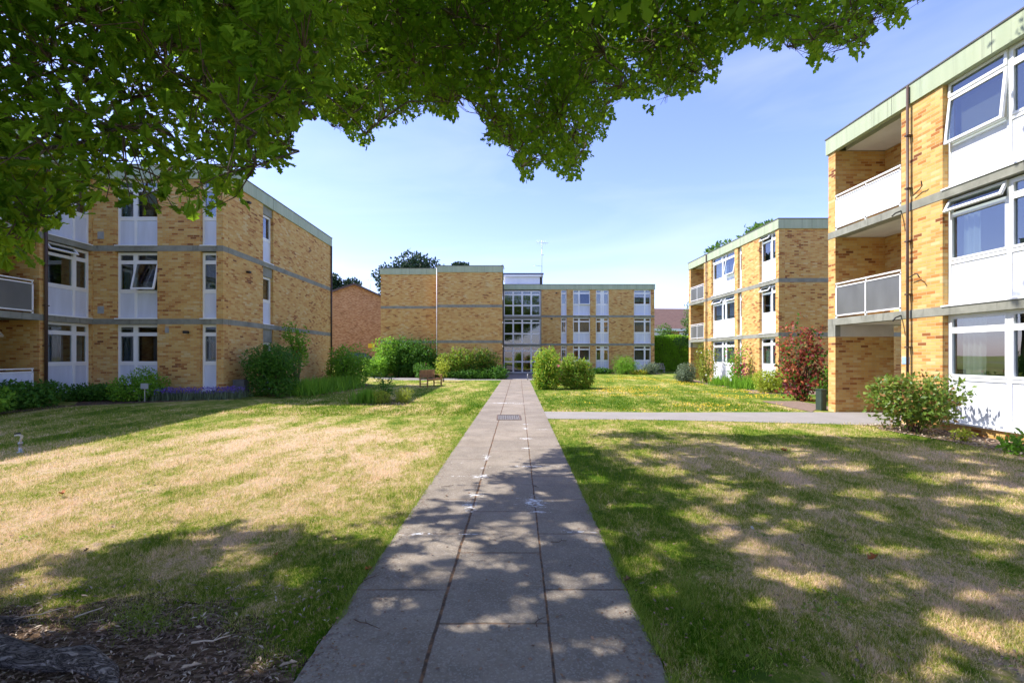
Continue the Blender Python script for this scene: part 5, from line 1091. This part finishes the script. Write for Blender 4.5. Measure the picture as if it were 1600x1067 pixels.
def twig(px, py, ln, a, lab, m='twig', r=.004):
    x, y = px2w(px, py); z = (.02 if pL(y) < x < pR(y) else .035); mb = MB(); pts = []
    for k in range(5): t = k/4-.5; pts.append((x+math.cos(a)*ln*t+random.gauss(0, .012), y+math.sin(a)*ln*t+random.gauss(0, .012), z+random.uniform(0, .01)))
    mb.tube(pts, [r, r*.9, r*.8, r*.7, r*.4], 6); mb.tube([pts[2], (pts[2][0]+.05*math.sin(a), pts[2][1]+.06*math.cos(a), z+.01)], [r*.6, r*.3], 5); tag(mb.build('fallen_twig', M[m]), lab, 'twig', 'fallen twigs')
twig(701, 762, .16, .5, 'small twig on the sunny left-hand paving'); twig(838, 762, .12, -.9, 'short dark twig near the white paint splashes'); twig(875, 849, .14, .1, 'twig on the paving right of the middle joint'); twig(837, 975, .10, 1.2, 'twig lying across the nearest paving joint')
twig(572, 978, .2, -.5, 'thin twig on the left foreground paving'); twig(932, 830, .16, 1.8, 'curled twig at the right path edge'); twig(580, 905, .16, 1.1, 'twig at the left path edge in tree shade'); twig(60, 968, .22, .5, 'pale stick at the left edge of the mulch', 'chip', .005); twig(330, 1010, .2, .3, 'pale stick lying across the front of the mulch', 'chip', .006); twig(140, 965, .14, 1.0, 'pale forked stick in the middle of the mulch', 'chip', .006)
def chunk(px, py, s, lab):
    x, y = px2w(px, py); s *= .8; mb = MB(); mb.tube([(x-s, y-s*.4, .015), (x-s*.5, y-s*.3, .028), (x+s*.1, y+s*.15, .022), (x+s*.4, y+s*.1, .032), (x+s, y+s*.6, .015)], [s*.10, s*.24, s*.16, s*.26, s*.07], 5); mb.sm = [False]*len(mb.sm); tag(mb.build('wood_chunk', mat_plain('split_wood', (.42, .32, .22), .8, .3, 20)), lab, 'wood chip', 'large wood chips in the mulch')
chunk(297, 1046, .055, 'large pale split wood chip in the mulch near the root'); chunk(240, 1031, .05, 'pale wood chip just right of the tree root'); chunk(450, 1042, .05, 'pale wood chip at the corner of the paving')
# scattered ground stuff ------------------------------------
def not_on(x, y):                                      # lawn only
    path = (x > pL(y)-.01) & (x < pR(y)+.01); sp = (x > pR(y)-.1) & (y > 12.2-.12*np.maximum(0, x-3)) & (y < 13.9)
    return ~path & ~sp
def in_mulch(x, y): return (y < 3.0+.06*np.sin(x*5.1)+.04*np.sin(x*19)-.5*np.clip((x+1.9)/.7, 0, 1)+RNG.normal(0, .07, np.shape(x)))
def grass():
    N = 520000; u = RNG.random(N); Y = 2.25/(1-u*(1-2.25/13.5)); px = RNG.uniform(-30, 1640, N); X = (px-VX)*Y/F
    ok = not_on(X, Y) & ~in_mulch(X, Y) & (X > -14) & (X < 9.3); X, Y = X[ok], Y[ok]
    # clip against beds
    n = len(X); wob = .6+.8*vnoise(np.stack([X*1.2, Y*1.2, X*0], 1), 33)
    Z = gz(X, Y); h = RNG.uniform(.016, .044, n)*wob*np.clip(Y/4, .9, 1.6); D = RNG.normal(0, .55, (n, 3)); D[:, 2] = 1
    wd = np.clip(Y/5, .8, 2.2)
    V0 = np.stack([X, Y, Z-.003], 1); D = norm(D); a = RNG.uniform(0, 6.28, n); S = np.stack([np.cos(a), np.sin(a), a*0], 1)*(.0029*wd)[:, None]
    tip = V0+D*h[:, None]; V = np.stack([V0-S, V0+S, tip], 1).reshape(-1, 3); Fc = np.arange(3*n).reshape(-1, 3)
    tag(np_mesh('grass', V, Fc, M['blade']), 'short dry grass blades over the near lawn', 'grass', kind='stuff')
    # lush longer grass along the path edges and at the mulch
    n = 13000; Y = 2.2/(1-RNG.random(n)*(1-2.2/14)); side = RNG.random(n) < .5; e = np.abs(RNG.normal(0, .055, n)); wv = .035*(vnoise(np.stack([Y*2.1, Y*0, side*3.], 1), 12)-.5)
    X = np.where(side, pL(Y)-e+.02+wv, pR(Y)+e-.02+wv); ok = ~(side & (Y < 2.9)) & ~((Y > 12.2) & (Y < 13.9) & ~side); ok &= vnoise(np.stack([X*.5, Y*1.1, X*0], 1), 5) > .3
    X, Y, e = X[ok], Y[ok], e[ok]; n = len(X); P = np.stack([X, Y, Y*0-.003], 1); D = RNG.normal(0, .55, (n, 3)); D[:, 2] = 1; 
    scat = scatter('edge_grass', P, D, RNG.normal(0, 1, (n, 3)), RNG.uniform(.02, .055, n)*np.clip(1.2-e*3, .5, 1.2), M['lush'], None, 'blade'); tag(scat, 'longer bright green grass along the path edges', 'grass', kind='stuff')
    cx = RNG.uniform(0, 1, 26); pts = [(1.05+RNG.random()*.5, 2.5+RNG.random()*1.6) for _ in range(22)]+[(-1.8-RNG.random()*.7, 2.75+RNG.random()*.4) for _ in range(9)]
    P = np.repeat(np.array([(a, b, 0) for a, b in pts]), 130, 0)+RNG.normal(0, .055, (len(pts)*130, 3))*np.array([1, 1, 0]); n = len(P); D = RNG.normal(0, .6, (n, 3)); D[:, 2] = 1
    tag(scatter('weeds', P, D, RNG.normal(0, 1, (n, 3)), RNG.uniform(.02, .055, n), M['lush'], None, 'blade'), 'bright green weeds in patches beside the foreground path', 'weeds', kind='stuff')
grass()
def chips():
    n = 9000; X = RNG.uniform(-4.6, -1.1, n); Y = RNG.uniform(2.1, 3.5, n); ok = in_mulch(X, Y) | (RNG.random(n) < .16); ok &= (X < pL(Y)-.03); X, Y = X[ok], Y[ok]; n = len(X)
    P = np.stack([X, Y, RNG.uniform(.008, .03, n)], 1); D = RNG.normal(0, 1, (n, 3))*np.array([1, 1, .22]); Nn = RNG.normal(0, .35, (n, 3)); Nn[:, 2] += 1
    mi = (RNG.random(n) < .22).astype(int); tag(scatter('bark_chips', P, D, Nn, RNG.uniform(.012, .05, n), [M['drychip'], M['chip']], None, 'slim', mi), 'bark chips and wood splinters strewn over the mulch', 'bark chips', kind='stuff')
    n = 900; Y = 2.2/(1-RNG.random(n)*(1-2.2/9)); side = RNG.random(n) < .5; X = np.where(side, pL(Y)+np.abs(RNG.normal(0, .09, n)), pR(Y)-np.abs(RNG.normal(0, .12, n))); P = np.stack([X, Y, Y*0+.016], 1)
    D = RNG.normal(0, 1, (n, 3))*np.array([1, 1, .1]); Nn = RNG.normal(0, .2, (n, 3)); Nn[:, 2] += 1; mi = (RNG.random(n) < .3).astype(int)
    tag(scatter('path_debris', P, D, Nn, RNG.uniform(.008, .026, n), [M['drychip'], M['deadleaf2']], None, 'leaf', mi), 'leaf and bark crumbs along the paving edges', 'debris', kind='stuff')
    n = 2600; X = RNG.uniform(8.75, 9.95, n); Y = RNG.uniform(4, 11.2, n); P = np.stack([X, Y, X*0+.03], 1); D = RNG.normal(0, 1, (n, 3))*np.array([1, 1, .3]); Nn = RNG.normal(0, .3, (n, 3)); Nn[:, 2] += 1; mi = (RNG.random(n) < .5).astype(int)
    tag(scatter('bed_litter', P, D, Nn, RNG.uniform(.03, .08, n), [M['deadleaf2'], M['chip']], None, 'leaf', mi), 'dry leaf litter on the soil under the near right windows', 'leaf litter', kind='stuff')
chips()
def lawn_litter():
    pts = []
    while len(pts) < 46:
        Y = 2.4/(1-random.random()*(1-2.4/10)); X = random.uniform(-6, 8)
        if not (pL(Y)-.1 < X < pR(Y)+.1) and not (X < -1 and Y < 3.4): pts.append((X, Y))
    P = np.repeat(np.array([(a, b, 0) for a, b in pts]), 46, 0)+RNG.normal(0, .05, (len(pts)*46, 3))*np.array([1, 1, 0]); n = len(P); D = RNG.normal(0, 1, (n, 3)); D[:, 2] = .35; Nn = RNG.normal(0, .3, (n, 3)); Nn[:, 2] += 1
    tag(scatter('weeds', P+np.array([0, 0, .008]), D, Nn, RNG.uniform(.015, .04, n), M['lush'], None, 'leaf'), 'flat clover and plantain patches dotted over the near lawns', 'weeds', kind='stuff')
    n = 1500; Y = 2.2/(1-RNG.random(n)*(1-2.2/11)); X = (RNG.uniform(-40, 1640, n)-VX)*Y/F; P = np.stack([X, Y, X*0+.03], 1); D = RNG.normal(0, 1, (n, 3))*np.array([1, 1, .25]); Nn = RNG.normal(0, .35, (n, 3)); Nn[:, 2] += 1; mi = (RNG.random(n) < .25).astype(int)
    P[:, 2] = np.where((X > pL(Y)) & (X < pR(Y)), .017, .028); tag(scatter('leaf_litter', P, D, Nn, RNG.uniform(.008, .035, n), [M['drychip'], M['deadleaf2']], None, 'leaf', mi), 'tiny dead leaf fragments over lawn and path', 'leaf litter', kind='stuff')
lawn_litter()
def buttercups():
    n = 24000; X = RNG.uniform(1.8, 12, n); Y = RNG.uniform(13.9, 38, n); P = np.stack([X, Y, X*0], 1); d = vnoise(P*np.array([.16, .34, 1]), 71); ok = (d > .50+.28*RNG.random(n)) & (X < 11.7) & ~((X < 5) & (Y > 22.4) & (Y < 24.5)); P = P[ok]; n = len(P); P[:, 2] = RNG.uniform(.03, .07, n)
    D = RNG.normal(0, 1, (n, 3))*np.array([1, 1, .3]); Nn = RNG.normal(0, .3, (n, 3)); Nn[:, 2] += 1
    tag(scatter('buttercups', P, D, Nn, RNG.uniform(.03, .06, n), M['yellow'], None, 'round'), 'yellow flowers scattered through the far right lawn', 'wild flowers', kind='stuff')
    # coarse grass tussock texture over the farther lawns
    n = 90000; Y = 13/(1-RNG.random(n)*(1-13/40)); px = RNG.uniform(150, 1250, n); X = (px-VX)*Y/F; ok = not_on(X, Y) & (X > -8.2) & (X < 11.8) & ~((Y > 31.2)&(Y < 33.1)) & ~((Y > 33) & (X < 3.7)); ok &= ~((X>9.2)&(Y<21)) ; X, Y = X[ok], Y[ok]; n = len(X)
    V0 = np.stack([X, Y, gz(X, Y)], 1); D = RNG.normal(0, .4, (n, 3)); D[:, 2] = 1; a = RNG.uniform(0, 6.28, n); S = np.stack([np.cos(a), np.sin(a), a*0], 1)*.012; tip = V0+norm(D)*(RNG.uniform(.03, .07, n))[:, None]
    tag(np_mesh('grass', np.stack([V0-S, V0+S, tip], 1).reshape(-1, 3), np.arange(3*n).reshape(-1, 3), M['blade']), 'short grass over the far lawns', 'grass', kind='stuff')
buttercups()
